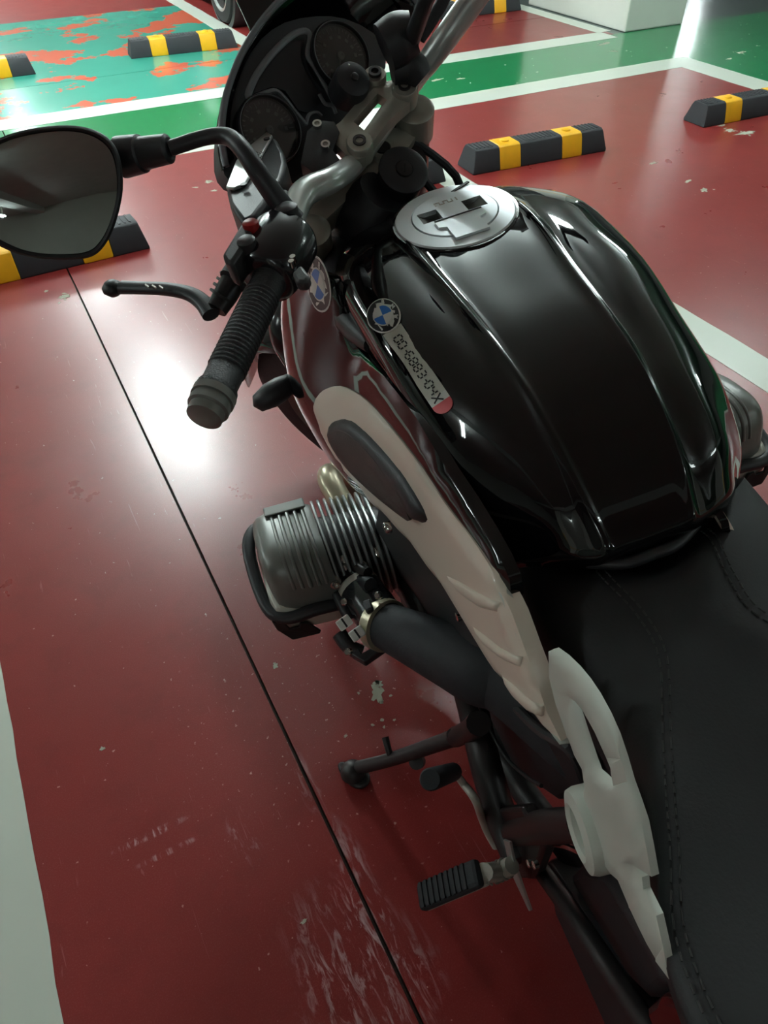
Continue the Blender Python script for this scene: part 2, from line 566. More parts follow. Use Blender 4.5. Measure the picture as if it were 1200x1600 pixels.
for nm, s in (('wall_back', (-10, 20, 18, 18.2)), ('wall_front', (-10, 20, -9.2, -9)), ('wall_left', (-10.2, -10, -9, 18)), ('wall_right', (20, 20.2, -9, 18))):
    tag(slab(nm, *s, -.2, CEIL + .4, M['wall']), kind='structure')
tag(slab('ceiling', -10, 20, -9, 18, CEIL, CEIL + .2, M['ceil']), kind='structure')
beams = [slab('trim_%d' % (i + 1), *q, M['ceil']) for i, q in enumerate((
    (-10, 20, 7.0, 7.5, CEIL - .28, CEIL), (-10, 20, -2.3, -1.8, CEIL - .28, CEIL), (5.0, 5.4, -9, 18, CEIL - .22, CEIL), (-3.2, -2.8, -9, 18, CEIL - .22, CEIL)))]
for b2 in beams: tag(b2, kind='structure')
def pillar(x0, x1, y0, y1, label):
    P = empty('pillar', ((x0 + x1) / 2, (y0 + y1) / 2, 0))
    P['kind'] = 'structure'
    c = ((x0 + x1) / 2, (y0 + y1) / 2)
    o = obj('pillar_shaft', box((0, 0, CEIL / 2 - .15), (x1 - x0, y1 - y0, CEIL - .3)), M['concrete'], P, smooth=0, bevel=.012)
    obj('pillar_guard', box((0, 0, 1.0), (x1 - x0 + .02, y1 - y0 + .02, .12)), M['yellow'], P, smooth=0, bevel=.01)
    tag(P, label)
    return P
pillar(4.85, 5.457, 5.2, 6.5, 'white concrete pillar beside the far red bay')
pillar(-2.9, -2.3, -3.2, -1.9, 'concrete pillar behind the camera on the left')
pillar(4.85, 5.457, -3.2, -1.9, 'concrete pillar behind the camera on the right')

def tube_light(x, y, rz, pw):
    R = empty('ceiling_light', (x, y, LAMP_Z + .06), math.radians(rz))
    tag(R, 'unseen white twin tube light hanging on rods under the garage ceiling', 'light', 'ceiling tube lights above the garage')
    obj('light_housing', box((0, 0, -.015), (1.26, .05, .03)), M['concrete'], R, smooth=0, bevel=.006)
    for s in (-.45, .45):
        obj('hanging_rod', cyl((s, 0, 0), (s, 0, CEIL - LAMP_Z - .06), .006, 8), M['alu'], R)
    em = mat('tube_glow_%.2f' % pw, (255, 255, 255), emit=((238, 253, 252), TUBE_POWER * pw))
    for s in (-.045, .045):
        obj('light_tube', cyl((-.6, s, -.056), (.6, s, -.056), .016, 10), em, R)
for t in TUBES: tube_light(*t)

# ------------------------------------------------------------------ wheel stops
def wheel_stop(x, y, label, rz=0.0, L=.80):
    R = empty('wheel_stop', (x + L / 2, y, 0), rz)
    tag(R, label, 'wheel stop')
    W0, W1, H = .165, .112, .108
    segs = [(0, .155, 'k'), (.155, .275, 'y'), (.275, .525, 'k'), (.525, .645, 'y'), (.645, .80, 'k')]
    def section(xx, grow=0.0, h=H):
        w0, w1 = W0 / 2 + grow, W1 / 2 + grow
        return [(xx, -w0, 0), (xx, -w0, .014), (xx, -w1 - .008, h - .022), (xx, -w1, h - .006 + grow), (xx, -w1 + .012, h + grow), (xx, w1 - .012, h + grow), (xx, w1, h - .006 + grow), (xx, w1 + .008, h - .022), (xx, w0, .014), (xx, w0, 0)]
    for (a, b2, k) in segs:
        a2, b3 = a - L / 2, b2 - L / 2
        g = .0015 if k == 'y' else 0
        st = [section(a2, g), section(b3, g)]
        if a == 0: st[0] = [(p[0] + (.020 if p[2] > .02 else .003) * (1 if p[2] > .02 else 0), p[1] * (.96 if p[2] > .02 else 1), p[2]) for p in st[0]]
        if b2 == .80: st[1] = [(p[0] - (.020 if p[2] > .02 else 0), p[1] * (.96 if p[2] > .02 else 1), p[2]) for p in st[1]]
        n = len(st[0])
        V = st[0] + st[1]
        F = [(i, (i + 1) % n, (i + 1) % n + n, i + n) for i in range(n)] + [tuple(range(n)), tuple(range(n, 2 * n))[::-1]]
        o = obj('yellow_band' if k == 'y' else 'rubber_block', (V, F), M['yellow'] if k == 'y' else M['rubber'], R, smooth=30, bevel=.003, seg=1)
        if k == 'y':
            obj('bolt_dome', lathe([(.024, 0), (.022, .006), (.013, .010), (.002, .011)], ((a2 + b3) / 2, 0, H + .001), (0, 0, 1), 14), M['yellow'], o)
        else:
            gs = []
            q = a2 + (.034 if a == 0 else .02)
            while q < b3 - (.03 if b2 == .80 else .012):
                gs.append(box((q, 0, H + .0005), (.008, W1 - .03, .004)))
                q += .022
            obj('ribbing', join(*gs), M['rubber'], o, smooth=0)
wheel_stop(2.146, 3.235, 'black and yellow wheel stop just beyond the fuel tank in the red bay', -.055)
wheel_stop(3.665, 3.23, 'black and yellow wheel stop cut off by the right picture edge', -.03)
wheel_stop(-.295, 3.19, 'black and yellow wheel stop half hidden behind the round mirror', .06)
wheel_stop(1.18, 3.25, 'black and yellow wheel stop hidden behind the ignition lock and tank', 0)
wheel_stop(1.225, 6.42, 'black and yellow wheel stop on worn green paint by the car wheel', -.08)
wheel_stop(-.265, 6.37, 'black and yellow wheel stop at the left picture edge on worn green paint', .0)
wheel_stop(3.855, 6.42, 'black and yellow wheel stop in front of the white pillar', -.03)
wheel_stop(2.36, 6.45, 'black and yellow wheel stop under the front of the black car', 0)

# ------------------------------------------------------------------ parked car (only its lower corner is in the picture)
car = empty('car', (3.09, 8.88, 0))
tag(car, 'black parked car with alloy wheels at the top of the picture beyond the windscreen', 'car')
def car_sec(y, hw, z0, zb, zt, hr):
    return [(-hw + .05, y, z0), (-hw, y, z0 + .12), (-hw, y, zb - .1), (-hw + .05, y, zb), (-hr, y, zt - .05), (-hr + .12, y, zt), (hr - .12, y, zt), (hr, y, zt - .05), (hw - .05, y, zb), (hw, y, zb - .1), (hw, y, z0 + .12), (hw - .05, y, z0)]
secs = [(-2.22, .70, .26, .55, .62, .45), (-2.12, .82, .20, .68, .74, .6), (-1.7, .88, .18, .78, .86, .7), (-1.0, .90, .18, .88, .98, .72), (-.4, .90, .18, .92, 1.38, .60), (.3, .90, .18, .93, 1.46, .60),
        (1.1, .90, .18, .95, 1.42, .58), (1.75, .88, .2, .95, 1.08, .66), (2.15, .84, .26, .9, 1.0, .64), (2.25, .72, .32, .75, .85, .55)]
rows = loft([[np.array(p) for p in car_sec(*s)] for s in secs], 2, 4)
g = grid(rows)
obj('car_body', g, M['car'], car, smooth=50)
n = len(rows[0])
obj('car_floor', prism([(-.8, -2.1, .2), (.8, -2.1, .2), (.8, 2.1, .2), (-.8, 2.1, .2)], (0, 0, .05)), M['plastic'], car, smooth=0)
obj('bumper', join(prism([(-.68, -2.235, .24), (.68, -2.235, .24), (.62, -2.235, .36), (-.62, -2.235, .36)], (0, .06, 0))), M['plastic'], car, smooth=0, bevel=.01)
fr = obj('number_plate', box((0, -2.25, .50), (.52, .012, .11)), M['enamel'], car, smooth=0, bevel=.006)
for s in (-1, 1):
    obj('headlamp', prism([(s * .45, -2.20, .56), (s * .72, -2.14, .58), (s * .74, -2.10, .66), (s * .5, -2.14, .66)], (0, .1, 0)), M['chrome'], car, smooth=0, bevel=.01)
    obj('side_window', prism([(s * .86, -.75, .97), (s * .86, 1.5, .99), (s * .66, 1.0, 1.33), (s * .66, -.35, 1.32)], (-s * .02, 0, 0)), M['glassdark'], car, smooth=0)
for y in (-1.72, 1.35):
    for s in (-1, 1):
        c0 = np.array([s * .80, y, .325])
        ax = np.array([s, 0, 0])
        w = obj('wheel', lathe([(.2, -.1), (.30, -.1), (.322, -.06), (.325, .06), (.305, .10), (.235, .108), (.228, .09)], c0, ax, 40), M['tyre'], car)
        sp = [lathe([(.232, .08), (.236, .106), (.22, .108), (.205, .07), (.205, .0)], c0, ax, 40, cap=False), lathe([(.05, .03), (.05, .085), (.03, .095)], c0, ax, 20)]
        for k in range(5):
            a = 2 * math.pi * k / 5 + .3
            d = np.array([0, math.cos(a), math.sin(a)])
            t = np.cross(d, ax)
            for q in (-.1, .1):
                e = d + t * q
                sp.append(box(c0 + ax * .075 + unit(e) * .125, (.2, .034, .03), [unit(e), np.cross(ax, unit(e)), ax]))
        obj('alloy_rim', join(*sp), M['alu_satin'], w, smooth=35)
        obj('wheel_arch', lathe([(.37, -.12), (.37, .085), (.335, .09), (.335, -.1)], c0, ax, 40, cap=False), M['plastic'], car)

# ================================================================== THE MOTORCYCLE (all geometry in the bike frame: x forward, y left, z up)
bike = empty('motorcycle')
mm = Matrix.Identity(4)
for i in range(3):
    mm[i][0], mm[i][1], mm[i][2], mm[i][3] = FWD[i], LFT[i], UPB[i], BO[i]
bike.matrix_world = mm
tag(bike, 'black and white motorcycle leaning on its kick stand in the red parking bay', 'motorcycle')
def part(name, geo, m, parent=None, **k): return obj(name, geo, m, parent or bike, **k)
A3 = np.array

# ---- side surface y = S(x, z): thin plate through measured points
SP = A3([(1.1, .80, .240), (1.02, .72, .240), (1.06, .77, .249), (.95, .67, .222), (.90, .65, .200), (.85, .925, .163), (.77, .927, .160), (.74, .72, .175), (.584, .75, .16), (.488, .76, .152),
         (.398, .77, .137), (.577, .883, .14), (.505, .879, .138), (.442, .866, .137), (.65, .91, .15), (1.05, .92, .20), (.90, .905, .17), (.88, .78, .208), (1.0, .82, .232), (1.17, .85, .228), (1.2, .75, .232), (1.15, .63, .22)])
_A = SP[:, :2]
def _tps(r): return np.where(r > 1e-9, r * r * np.log(np.maximum(r, 1e-9)), 0)
_K = _tps(np.linalg.norm(_A[:, None] - _A[None], axis=2)) + np.eye(len(_A)) * 2e-3
_P = np.c_[np.ones(len(_A)), _A]
_W = np.linalg.solve(np.block([[_K, _P], [_P.T, np.zeros((3, 3))]]), np.r_[SP[:, 2], 0, 0, 0])
def S(x, z):
    return float(_tps(np.linalg.norm(_A - A3([x, z]), axis=1)) @ _W[:-3] + _W[-3] + _W[-2] * x + _W[-1] * z)
def SN(x, z):
    h = .004
    return unit(A3([-(S(x + h, z) - S(x - h, z)) / (2 * h), 1, -(S(x, z + h) - S(x, z - h)) / (2 * h)]))
def SH(px, py):
    """(x, z) where the side surface is met"""
    d = bray(px, py)
    best, prev, y = None, None, .262
    while y > .08:
        p = EYE + d * ((y - EYE[1]) / d[1])
        if .3 < p[0] < 1.35 and .5 < p[2] < 1.1:
            f = p[1] - S(p[0], p[2])
            if best is None or abs(f) < best[0]: best = (abs(f), p)
            if prev is not None and prev > 0 >= f:
                lo, hi = y, y + .0012
                for _ in range(24):
                    mid = (lo + hi) / 2
                    p = EYE + d * ((mid - EYE[1]) / d[1])
                    if p[1] - S(p[0], p[2]) > 0: hi = mid
                    else: lo = mid
                return A3([p[0], p[2]])
            prev = f
        y -= .0012
    return A3([best[1][0], best[1][2]])
def on_side(p, off): return A3([p[0], S(*p), p[1]]) + SN(*p) * off
def side_sheet(outl, **k):
    g = sheet(outl, on_side, **k)
    return g

# ---- fuel tank: half sections  centre, ridge foot, ridge, groove, mid, shoulder, side, low
def half(x, zc, yr, zr, ym, zm, ys, zs, yd, zd, yl, zl, bx=(0, 0, 0, 0)):
    return [(x, 0, zc), (x, yr * .55, zc + (zr - zc) * .5), (x, yr - .008, zr - .0005), (x, yr, zr + .003), (x + bx[0] * .2, yr + .010, zr - .004), (x + bx[0], ym, zm), (x + bx[1], ys, zs), (x + bx[2], yd, zd), (x + bx[3], yl, zl)]
TS = [half(1.13, .93, .052, .93, .09, .915, .125, .88, .14, .84, .14, .74),
      half(1.10, .962, .055, .962, .098, .95, .14, .918, .158, .875, .155, .77),
      half(1.03, .984, .064, .986, .106, .977, .148, .955, .168, .915, .16, .82),
      half(.95, .994, .072, .997, .112, .992, .148, .978, .165, .945, .155, .84),
      half(.88, .994, .070, .997, .110, .992, .147, .976, .162, .948, .15, .84),
      half(.80, .987, .063, .989, .106, .986, .144, .968, .158, .940, .145, .84),
      half(.72, .979, .058, .980, .100, .972, .138, .948, .152, .918, .138, .82),
      half(.65, .964, .0545, .966, .094, .953, .128, .925, .141, .895, .125, .80),
      half(.60, .943, .052, .944, .088, .927, .120, .897, .131, .868, .118, .78, (0, .005, .010, .012)),
      half(.552, .912, .0485, .913, .083, .902, .113, .874, .124, .847, .112, .77, (.010, .030, .039, .045)),
      half(.522, .884, .0445, .885, .080, .876, .108, .850, .119, .825, .108, .755, (.018, .047, .057, .062)),
      half(.510, .868, .043, .869, .079, .861, .106, .837, .117, .812, .106, .75, (.021, .053, .063, .068)),
      half(.512, .850, .043, .850, .078, .843, .105, .822, .115, .80, .105, .74, (.021, .053, .063, .068))]
rows = []
for h in TS:
    r = [A3(p) for p in h]
    wide = 1.05 + .20 * min(1, max(0, (.70 - h[0][0]) / .14))
    rows.append([A3([p[0], -p[1] * (1.05 if abs(p[1]) < .07 else wide), p[2] - (0 if abs(p[1]) < .09 else (wide - 1.05) * .06)]) for p in r[:0:-1]] + r)
tank_geo = grid(loft(rows, 3, 5))
tank = part('fuel_tank', tank_geo, M['black'], smooth=70)
tank_bvh = BVHTree.FromPolygons([Vector(v) for v in tank_geo[0]], tank_geo[1])
def TH(px, py, off=.0):
    """point on the tank skin"""
    d = bray(px, py)
    h = tank_bvh.ray_cast(Vector(EYE), Vector(d))
    if h[0] is None:
        h = tank_bvh.find_nearest(Vector(EYE + d * .75))
    n = A3(h[1])
    if np.dot(n, d) > 0: n = -n
    return A3(h[0]) + n * off

# seam and body under the tank so nothing is hollow
part('airbox', join(box((.83, 0, .76), (.42, .20, .18)), box((.62, 0, .70), (.5, .17, .2))), M['plastic'], bevel=.02)
part('tank_rear_seal', tube([A3([.60, .118, .80]), A3([.575, .104, .832]), A3([.535, .07, .848]), A3([.508, .03, .852]), A3([.505, 0, .853]), A3([.508, -.03, .852]), A3([.535, -.075, .848]), A3([.575, -.11, .832]), A3([.60, -.124, .80])], .006, 10), M['plastic'])

# ---- filler cap
cc = U(711, 341, z=.9975)
cn = unit(A3([-.05, .0, 1]))
cu = unit(A3([1, 0, .05]))
cl = np.cross(cn, cu)                     # to the left
cap = part('fuel_cap', lathe([(.060, -.02), (.079, -.012), (.079, .000), (.0765, .003), (.073, .003), (.073, -.001)], cc, cn, 56, cap=False), M['black'], smooth=30)
obj('cap_ring', lathe([(.0735, -.004), (.0735, .0035), (.072, .005), (.0535, .0065), (.0525, .0055), (.0525, -.002)], cc, cn, 56, cap=False), M['cap'], cap, smooth=30)
def capP(p, off=0.0): return cc + cu * p[0] + cl * p[1] + cn * off
disc = [(.0515 * math.cos(a), .0515 * math.sin(a)) for a in np.linspace(0, 2 * math.pi, 56, endpoint=False)]
def rect2(cx, cy, w, h): return [(cx - w, cy - h), (cx + w, cy - h), (cx + w, cy + h), (cx - w, cy + h)]
# disc (front half) cut by two square pockets, flap behind it
pockets = [rect2(.008, .029, .0125, .0125), rect2(.008, -.029, .0125, .0125)]
flap = [(-.008, .031), (-.008, -.031), (-.012, -.031), (-.040, -.022), (-.056, -.022), (-.056, .022), (-.040, .022), (-.012, .031)]
obj('cap_plate', sheet(disc, lambda p, o: capP(p, o), holes=pockets, step=.012, thick=.006, base=.0075), M['cap'], cap, smooth=30)
for q in pockets:
    cy = sum(p[1] for p in q) / 4
    lo = [capP(q[0], -.009 if cy > 0 else .006), capP(q[1], -.009 if cy > 0 else .006), capP(q[2], .006 if cy > 0 else -.009), capP(q[3], .006 if cy > 0 else -.009)]
    hi = [capP(p, .0070) for p in q]
    obj('finger_pocket', (lo + hi, [(0, 1, 2, 3), (0, 1, 5, 4), (1, 2, 6, 5), (2, 3, 7, 6), (3, 0, 4, 7)]), M['engine'], cap, smooth=0)  # darker metal than the cap, recess shade put into the colour
obj('cap_flap', sheet([(-.0125, .030), (-.0125, -.030), (-.026, -.030), (-.030, -.021), (-.058, -.021), (-.058, .021), (-.030, .021), (-.026, .030)], lambda p, o: capP(p, o), step=.02, thick=.003, base=.0098, bulge=.0006, width=.003), M['cap'], cap, smooth=30)
obj('cap_slot', box(capP((.056, -.030), .0066), (.004, .030, .0016), [unit(cu * .9 + cl * .43), unit(cl * .9 - cu * .43), cn]), M['ink'], cap, smooth=0)
obj('flap_gap', box(capP((-.0115, 0), .0102), (.0016, .06, .001), [cu, cl, cn]), M['ink'], cap, smooth=0)
obj('cap_embossing', join(*[box(capP((.030, .014 - k * .0056), .0078), (.007, .0013, .0006), [cu, cl, cn]) for k in range(6)] + [box(capP((.030 + .003 * (-1) ** k, .0112 - k * .0056), .0078), (.0012, .004, .0006), [cu, cl, cn]) for k in range(4)]), M['alu'], cap, smooth=0)

# ---- sticker on the left of the tank: round emblem, silver strip with a hand-filled segment number, pink end
sa, sb = A3([601., 497.]), A3([692., 632.])
sd = (sb - sa) / np.linalg.norm(sb - sa)
sn = A3([sd[1], -sd[0]])                  # towards upper right
SLEN = np.linalg.norm(sb - sa)
def stick(p, off): return TH(*(sa + sd * p[0] + sn * p[1]), .0012 + off)
W = 16.5
end = [(SLEN - 0 + W * .85 * math.sin(a), W * math.cos(a)) for a in np.linspace(0, math.pi, 14)]
strip_o = [(22, W)] + end + [(22, -W)]
st = part('number_sticker', sheet([(22, W), (SLEN - 16, W), (SLEN - 16, -W), (22, -W)], lambda p, o: stick(p, o), step=9, thick=.001), M['sticker'], tank)
obj('sticker_end', sheet([(SLEN - 4, W), *end, (SLEN - 4, -W)], stick, step=9, thick=.001), M['pink'], st)
obj('sticker_band', sheet([(SLEN - 16, W), (SLEN - 4, W), (SLEN - 4, -W), (SLEN - 16, -W)], stick, step=9, thick=.001), M['enamel'], st)
SEG = {'0': 'abcdef', '6': 'acdefg', '8': 'abcdefg', '3': 'abcdg', '4': 'bcfg', '-': 'g'}
gl = []
pos = 40.0
def seg_quads(ch, a0, w=8.2, h=13.5, t=2.3):
    q = {'a': (0, h / 2, w * .62, t), 'g': (0, 0, w * .55, t), 'd': (0, -h / 2, w * .62, t), 'f': (-w / 2, h / 4, t, h * .36), 'b': (w / 2, h / 4, t, h * .36), 'e': (-w / 2, -h / 4, t, h * .36), 'c': (w / 2, -h / 4, t, h * .36)}
    for s in SEG[ch]:
        cx, cy, ww, hh = q[s]
        yield [(a0 + cx - ww / 2, cy - hh / 2), (a0 + cx + ww / 2, cy - hh / 2), (a0 + cx + ww / 2, cy + hh / 2), (a0 + cx - ww / 2, cy + hh / 2)]
for ch in '00-6883-04':
    for q in seg_quads(ch, pos):
        gl.append(sheet(q, lambda p, o: stick(p, o + .0004), step=9, thick=.0002))
    pos += 7.6 if ch == '-' else 11.8
for l in ([(pos - 5, -8), (pos + 7, 7), (pos + 9, 5.4), (pos - 3, -9.5)], [(pos - 2, 8), (pos + 7, -9), (pos + 5, -10), (pos - 4, 7)]):
    gl.append(sheet(l, lambda p, o: stick(p, o + .0004), step=9, thick=.0002))
obj('sticker_number', join(*gl), M['ink'], st, smooth=0)

def roundel(place, parent, name, r=28.0, rot=0.0, lrot=.87):
    """white rim, black ring with three letters, blue and white quarters"""
    def circ(q, n=32): return [(q * math.cos(a), q * math.sin(a)) for a in np.linspace(0, 2 * math.pi, n, endpoint=False)]
    def P(off): return lambda p, o: place((p[0], p[1]), off + o)
    R = obj(name, sheet(circ(r), P(0), step=r * .3, thick=.001, bulge=.0006, width=r * .1), M['enamel'], parent)
    obj('black_ring', sheet(circ(r * .93), P(.0006), step=r * .3, thick=.0004), M['ringblack'], R)
    obj('inner_rim', sheet(circ(r * .60), P(.0010), step=r * .3, thick=.0004), M['enamel'], R)
    for k in range(4):
        a0 = rot + k * math.pi / 2
        pie = [(0, 0)] + [(r * .54 * math.cos(a), r * .54 * math.sin(a)) for a in np.linspace(a0, a0 + math.pi / 2, 9)]
        obj('blue_quarter' if k % 2 == 0 else 'white_quarter', sheet(pie, P(.0014), step=r * .25, thick=.0004), M['blue' if k % 2 == 0 else 'enamel'], R)
    # letters on the ring as strokes (bars in ring coordinates)
    L = {'B': [((-.5, -1), (-.5, 1)), ((-.5, 1), (.3, .9)), ((.3, .9), (.3, .15)), ((.3, .1), (-.5, 0)), ((-.5, 0), (.45, -.1)), ((.45, -.1), (.45, -.9)), ((.45, -.9), (-.5, -1))],
         'M': [((-.7, -1), (-.7, 1)), ((-.7, 1), (0, -.4)), ((0, -.4), (.7, 1)), ((.7, 1), (.7, -1))],
         'W': [((-.8, 1), (-.4, -1)), ((-.4, -1), (0, .6)), ((0, .6), (.4, -1)), ((.4, -1), (.8, 1))]}
    gs = []
    for ch, ang in (('B', 1.0), ('M', 0.0), ('W', -1.0)):
        a = lrot + ang * .85
        c = A3([math.cos(a), math.sin(a)]) * r * .765
        up, rt = A3([math.cos(a), math.sin(a)]), A3([math.sin(a), -math.cos(a)])
        for (p, q) in L[ch]:
            p2, q2 = c + (rt * p[0] + up * p[1]) * r * .115, c + (rt * q[0] + up * q[1]) * r * .115
            d = (q2 - p2) / (np.linalg.norm(q2 - p2) + 1e-9)
            nn = A3([-d[1], d[0]]) * r * .028
            gs.append(sheet([tuple(p2 - nn), tuple(q2 - nn), tuple(q2 + nn), tuple(p2 + nn)], P(.0012), step=r, thick=.0003))
    obj('ring_letters', join(*gs), M['enamel'], R, smooth=0)
    return R
roundel(lambda p, o: TH(601 + p[0] * .93 + p[1] * .12, 495 - p[1] * .95 + p[0] * .12, .0022 + o), tank, 'sticker_emblem', 28, .52)

# ---- side panels
def side_set(sgn):
    mir = (lambda g: g) if sgn > 0 else (lambda g: ([A3(v) * A3([1, .93 - .30 * min(1, max(0, (.74 - v[0]) / .15)), 1]) - A3([0, 0, .035]) for v in mirror(g)[0]], mirror(g)[1]))
    O_black = [SH(*p) for p in [(495, 425), (530, 448), (546, 520), (562, 548), (600, 588), (650, 652), (700, 737), (760, 832), (796, 905), (790, 950), (735, 950), (650, 838), (590, 788)]]
    O_black += [A3(p) for p in [(.89, .655), (.95, .655), (1.0, .665), (1.05, .69), (1.10, .735), (1.125, .80), (1.125, .87), (1.09, .925), (1.04, .95)]]
    bl = part('tank_side_cover', mir(side_sheet(smooth_poly(O_black, 2), step=.016, bulge=.006, width=.02, thick=.012)), M['black'], smooth=60)
    O_w = [SH(*p) for p in [(497, 632), (507, 613), (520, 605), (538, 602), (560, 610), (582, 625), (610, 655), (640, 690), (670, 730), (700, 775), (730, 815), (760, 855), (785, 895), (797, 925), (812, 955), (832, 1010), (850, 1058), (866, 1108), (888, 1152), (862, 1128), (800, 1060), (762, 1010), (735, 962), (700, 910), (655, 848), (617, 808), (590, 780), (560, 746), (540, 720), (520, 690), (505, 660)]]
    wh = part('white_side_panel', mir(side_sheet(smooth_poly(O_w, 2), step=.014, bulge=.005, width=.012, thick=.016, base=.0075)), M['white'], smooth=60)
    O_i = [SH(*p) for p in [(526, 668), (530, 657), (545, 651), (562, 653), (582, 667), (612, 696), (640, 728), (662, 760), (680, 792), (685, 806), (676, 812), (655, 800), (622, 777), (590, 752), (560, 722), (538, 692)]]
    pad = obj('knee_pad', mir(side_sheet(smooth_poly(O_i, 2), step=.010, bulge=.011, width=.016, thick=.004, base=.0115)), M['plastic'], wh, smooth=60)
    O_i2 = [SH(*p) for p in [(534, 672), (545, 665), (562, 668), (580, 680), (608, 706), (634, 740), (654, 772), (668, 802), (655, 797), (622, 773), (592, 748), (562, 719), (541, 690)]]
    obj('pad_face', mir(side_sheet(smooth_poly(O_i2, 2), step=.012, bulge=.003, width=.008, thick=.003, base=.0225)), M['pad'], pad, smooth=60)
    for q in ([(714, 893), (732, 901), (765, 920), (798, 936), (796, 950), (770, 944), (738, 922)], [(755, 972), (775, 986), (800, 1005), (832, 1020), (832, 1034), (806, 1024), (775, 1000)], [(801, 1048), (818, 1060), (842, 1080), (862, 1096), (864, 1110), (846, 1102), (822, 1080)]):
        obj('panel_blade', mir(side_sheet([SH(*p) for p in q], step=.0035, bulge=.0042, width=.007, thick=.004, base=.0122)), M['white'], wh, smooth=60)
    # rear return edge, folded inwards
    a = [SH(*p) for p in [(790, 912), (800, 935), (820, 985), (838, 1040), (855, 1090), (872, 1135), (888, 1154)]]
    A_ = [on_side(p, .0095) for p in a]
    B_ = [p + A3([-.003, -.010, .001]) for p in A_]
    obj('panel_edge', mir(grid([A_, B_])), M['bracket'], wh, smooth=60, solid=.002)
    if sgn > 0:
        bp = [SH(*p) for p in [(505, 443)]][0]
        e1 = unit(A3([1, 0, .1]))
        roundel(lambda p, o: on_side(bp + A3([p[0], p[1]]), .0065 + o), bl, 'tank_badge', .034, .3)
    return bl, wh
side_set(1)
side_set(-1)

# matt recess between tank nose and side cover
part('tank_front_trim', tube([A3([1.10, .12, .93]), A3([1.0, .152, .93]), A3([.93, .158, .925]), A3([.86, .152, .93])], [.03, .028, .022, .012], 12), M['plastic'])
# ---- dark cover plate under the white panel, with its screw
pl = [U(592, 790, y=.188), U(617, 806, y=.183), U(664, 858, y=.168), U(700, 915, y=.158), U(733, 965, y=.15), U(765, 1020, y=.146), U(727, 1006, y=.15), U(680, 975, y=.168), U(631, 942, y=.188), U(582, 884, y=.203), U(582, 862, y=.203), U(588, 815, y=.198)]
cp = part('lower_cover', prism(pl, (0, -.012, 0)), M['plate'], bevel=.004)
sc = U(607, 824, y=.196)
obj('cover_screw', lathe([(.0085, -.003), (.0085, .004), (.007, .006), (.004, .006), (.0035, .003)], sc, (0, 1, .1), 18), M['chrome'], cp)
sc = U(718, 963, y=.158)
obj('cover_screw', lathe([(.006, -.003), (.006, .004), (.003, .005)], sc, (0, 1, .1), 14), M['chrome'], cp)
pl = [U(733, 1000, y=.135), U(770, 1020, y=.13), U(800, 1062, y=.128), U(886, 1155, y=.118), U(905, 1190, y=.112), U(914, 1238, y=.108), U(872, 1252, y=.105), U(805, 1205, y=.11), U(765, 1120, y=.118), U(738, 1055, y=.125)]
inner = part('rear_inner_panel', prism(pl, (0, -.03, 0)), M['plastic'], bevel=.008)
obj('panel_lip', tube([U(735, 1010, y=.137), U(775, 1070, y=.135), U(835, 1135, y=.128), U(890, 1172, y=.122), U(912, 1215, y=.114)], .006, 8), M['plate'], inner)
part('exhaust_pipe', tube([A3([.80, .13, .17]), A3([.6, .11, .18]), A3([.4, .08, .22]), A3([.15, .13, .36])], .0225, 14, 4), M['steel'])  # rear run of the header, shade there put into its dark colour
part('muffler', prism([U(*p, y=.128) for p in [(852, 1345), (866, 1425), (884, 1510), (902, 1600), (910, 1640), (1030, 1640), (1000, 1575), (930, 1470), (880, 1388)]], (0, -.05, 0)), M['plastic'], bevel=.008)
part('cable', tube([U(738, 1070, y=.15), U(750, 1105, y=.15), U(768, 1145, y=.145), U(792, 1185, y=.14), U(822, 1213, y=.135), U(846, 1228, y=.13)], .0028, 8), M['plate'])

# ---- seat
SE = [  # (edge low, edge, shoulder, seam, centre) for the left half
    [A3([.612, .088, .735]), A3([.604, .092, .775]), A3([.578, .086, .815]), A3([.530, .042, .828]), A3([.508, 0, .826])],
    [A3([.585, .098, .72]), A3([.565, .107, .762]), A3([.545, .098, .812]), A3([.505, .044, .838]), A3([.482, 0, .838])],
    [A3([.51, .108, .71]), A3([.502, .114, .765]), A3([.49, .101, .815]), A3([.462, .038, .838]), A3([.45, 0, .836])],
    [A3([.43, .102, .71]), A3([.43, .107, .76]), A3([.425, .095, .81]), A3([.415, .043, .836]), A3([.41, 0, .832])],
    [A3([.35, .104, .70]), A3([.35, .112, .755]), A3([.35, .105, .80]), A3([.352, .078, .832]), A3([.355, 0, .828])],
    [A3([.28, .118, .69]), A3([.28, .129, .75]), A3([.28, .128, .80]), A3([.28, .117, .832]), A3([.28, 0, .828])],
    [A3([.21, .14, .69]), A3([.21, .155, .755]), A3([.21, .158, .805]), A3([.21, .152, .838]), A3([.21, 0, .836])],
    [A3([.10, .15, .70]), A3([.10, .168, .765]), A3([.10, .172, .82]), A3([.10, .158, .858]), A3([.10, 0, .86])],
    [A3([-.03, .14, .72]), A3([-.03, .155, .79]), A3([-.03, .158, .845]), A3([-.03, .14, .88]), A3([-.03, 0, .886])],
    [A3([-.2, .12, .74]), A3([-.2, .132, .80]), A3([-.2, .132, .855]), A3([-.2, .118, .885]), A3([-.2, 0, .895])],
    [A3([-.30, .09, .76]), A3([-.33, .10, .80]), A3([-.33, .10, .85]), A3([-.32, .09, .872]), A3([-.32, 0, .88])]]
def mseat(r):
    out = [p for p in r]
    i = [k for k in range(len(SE)) if SE[k] is r][0]
    off = .022 + .040 * max(0, 1 - i / 3)
    for p in r[-2::-1]:
        out.append(A3([p[0], -p[1] * 1.08 - off * (1 if p[1] > .06 else .4), p[2]]))
    return out
srow = loft([mseat(r) for r in SE], 4, 5)
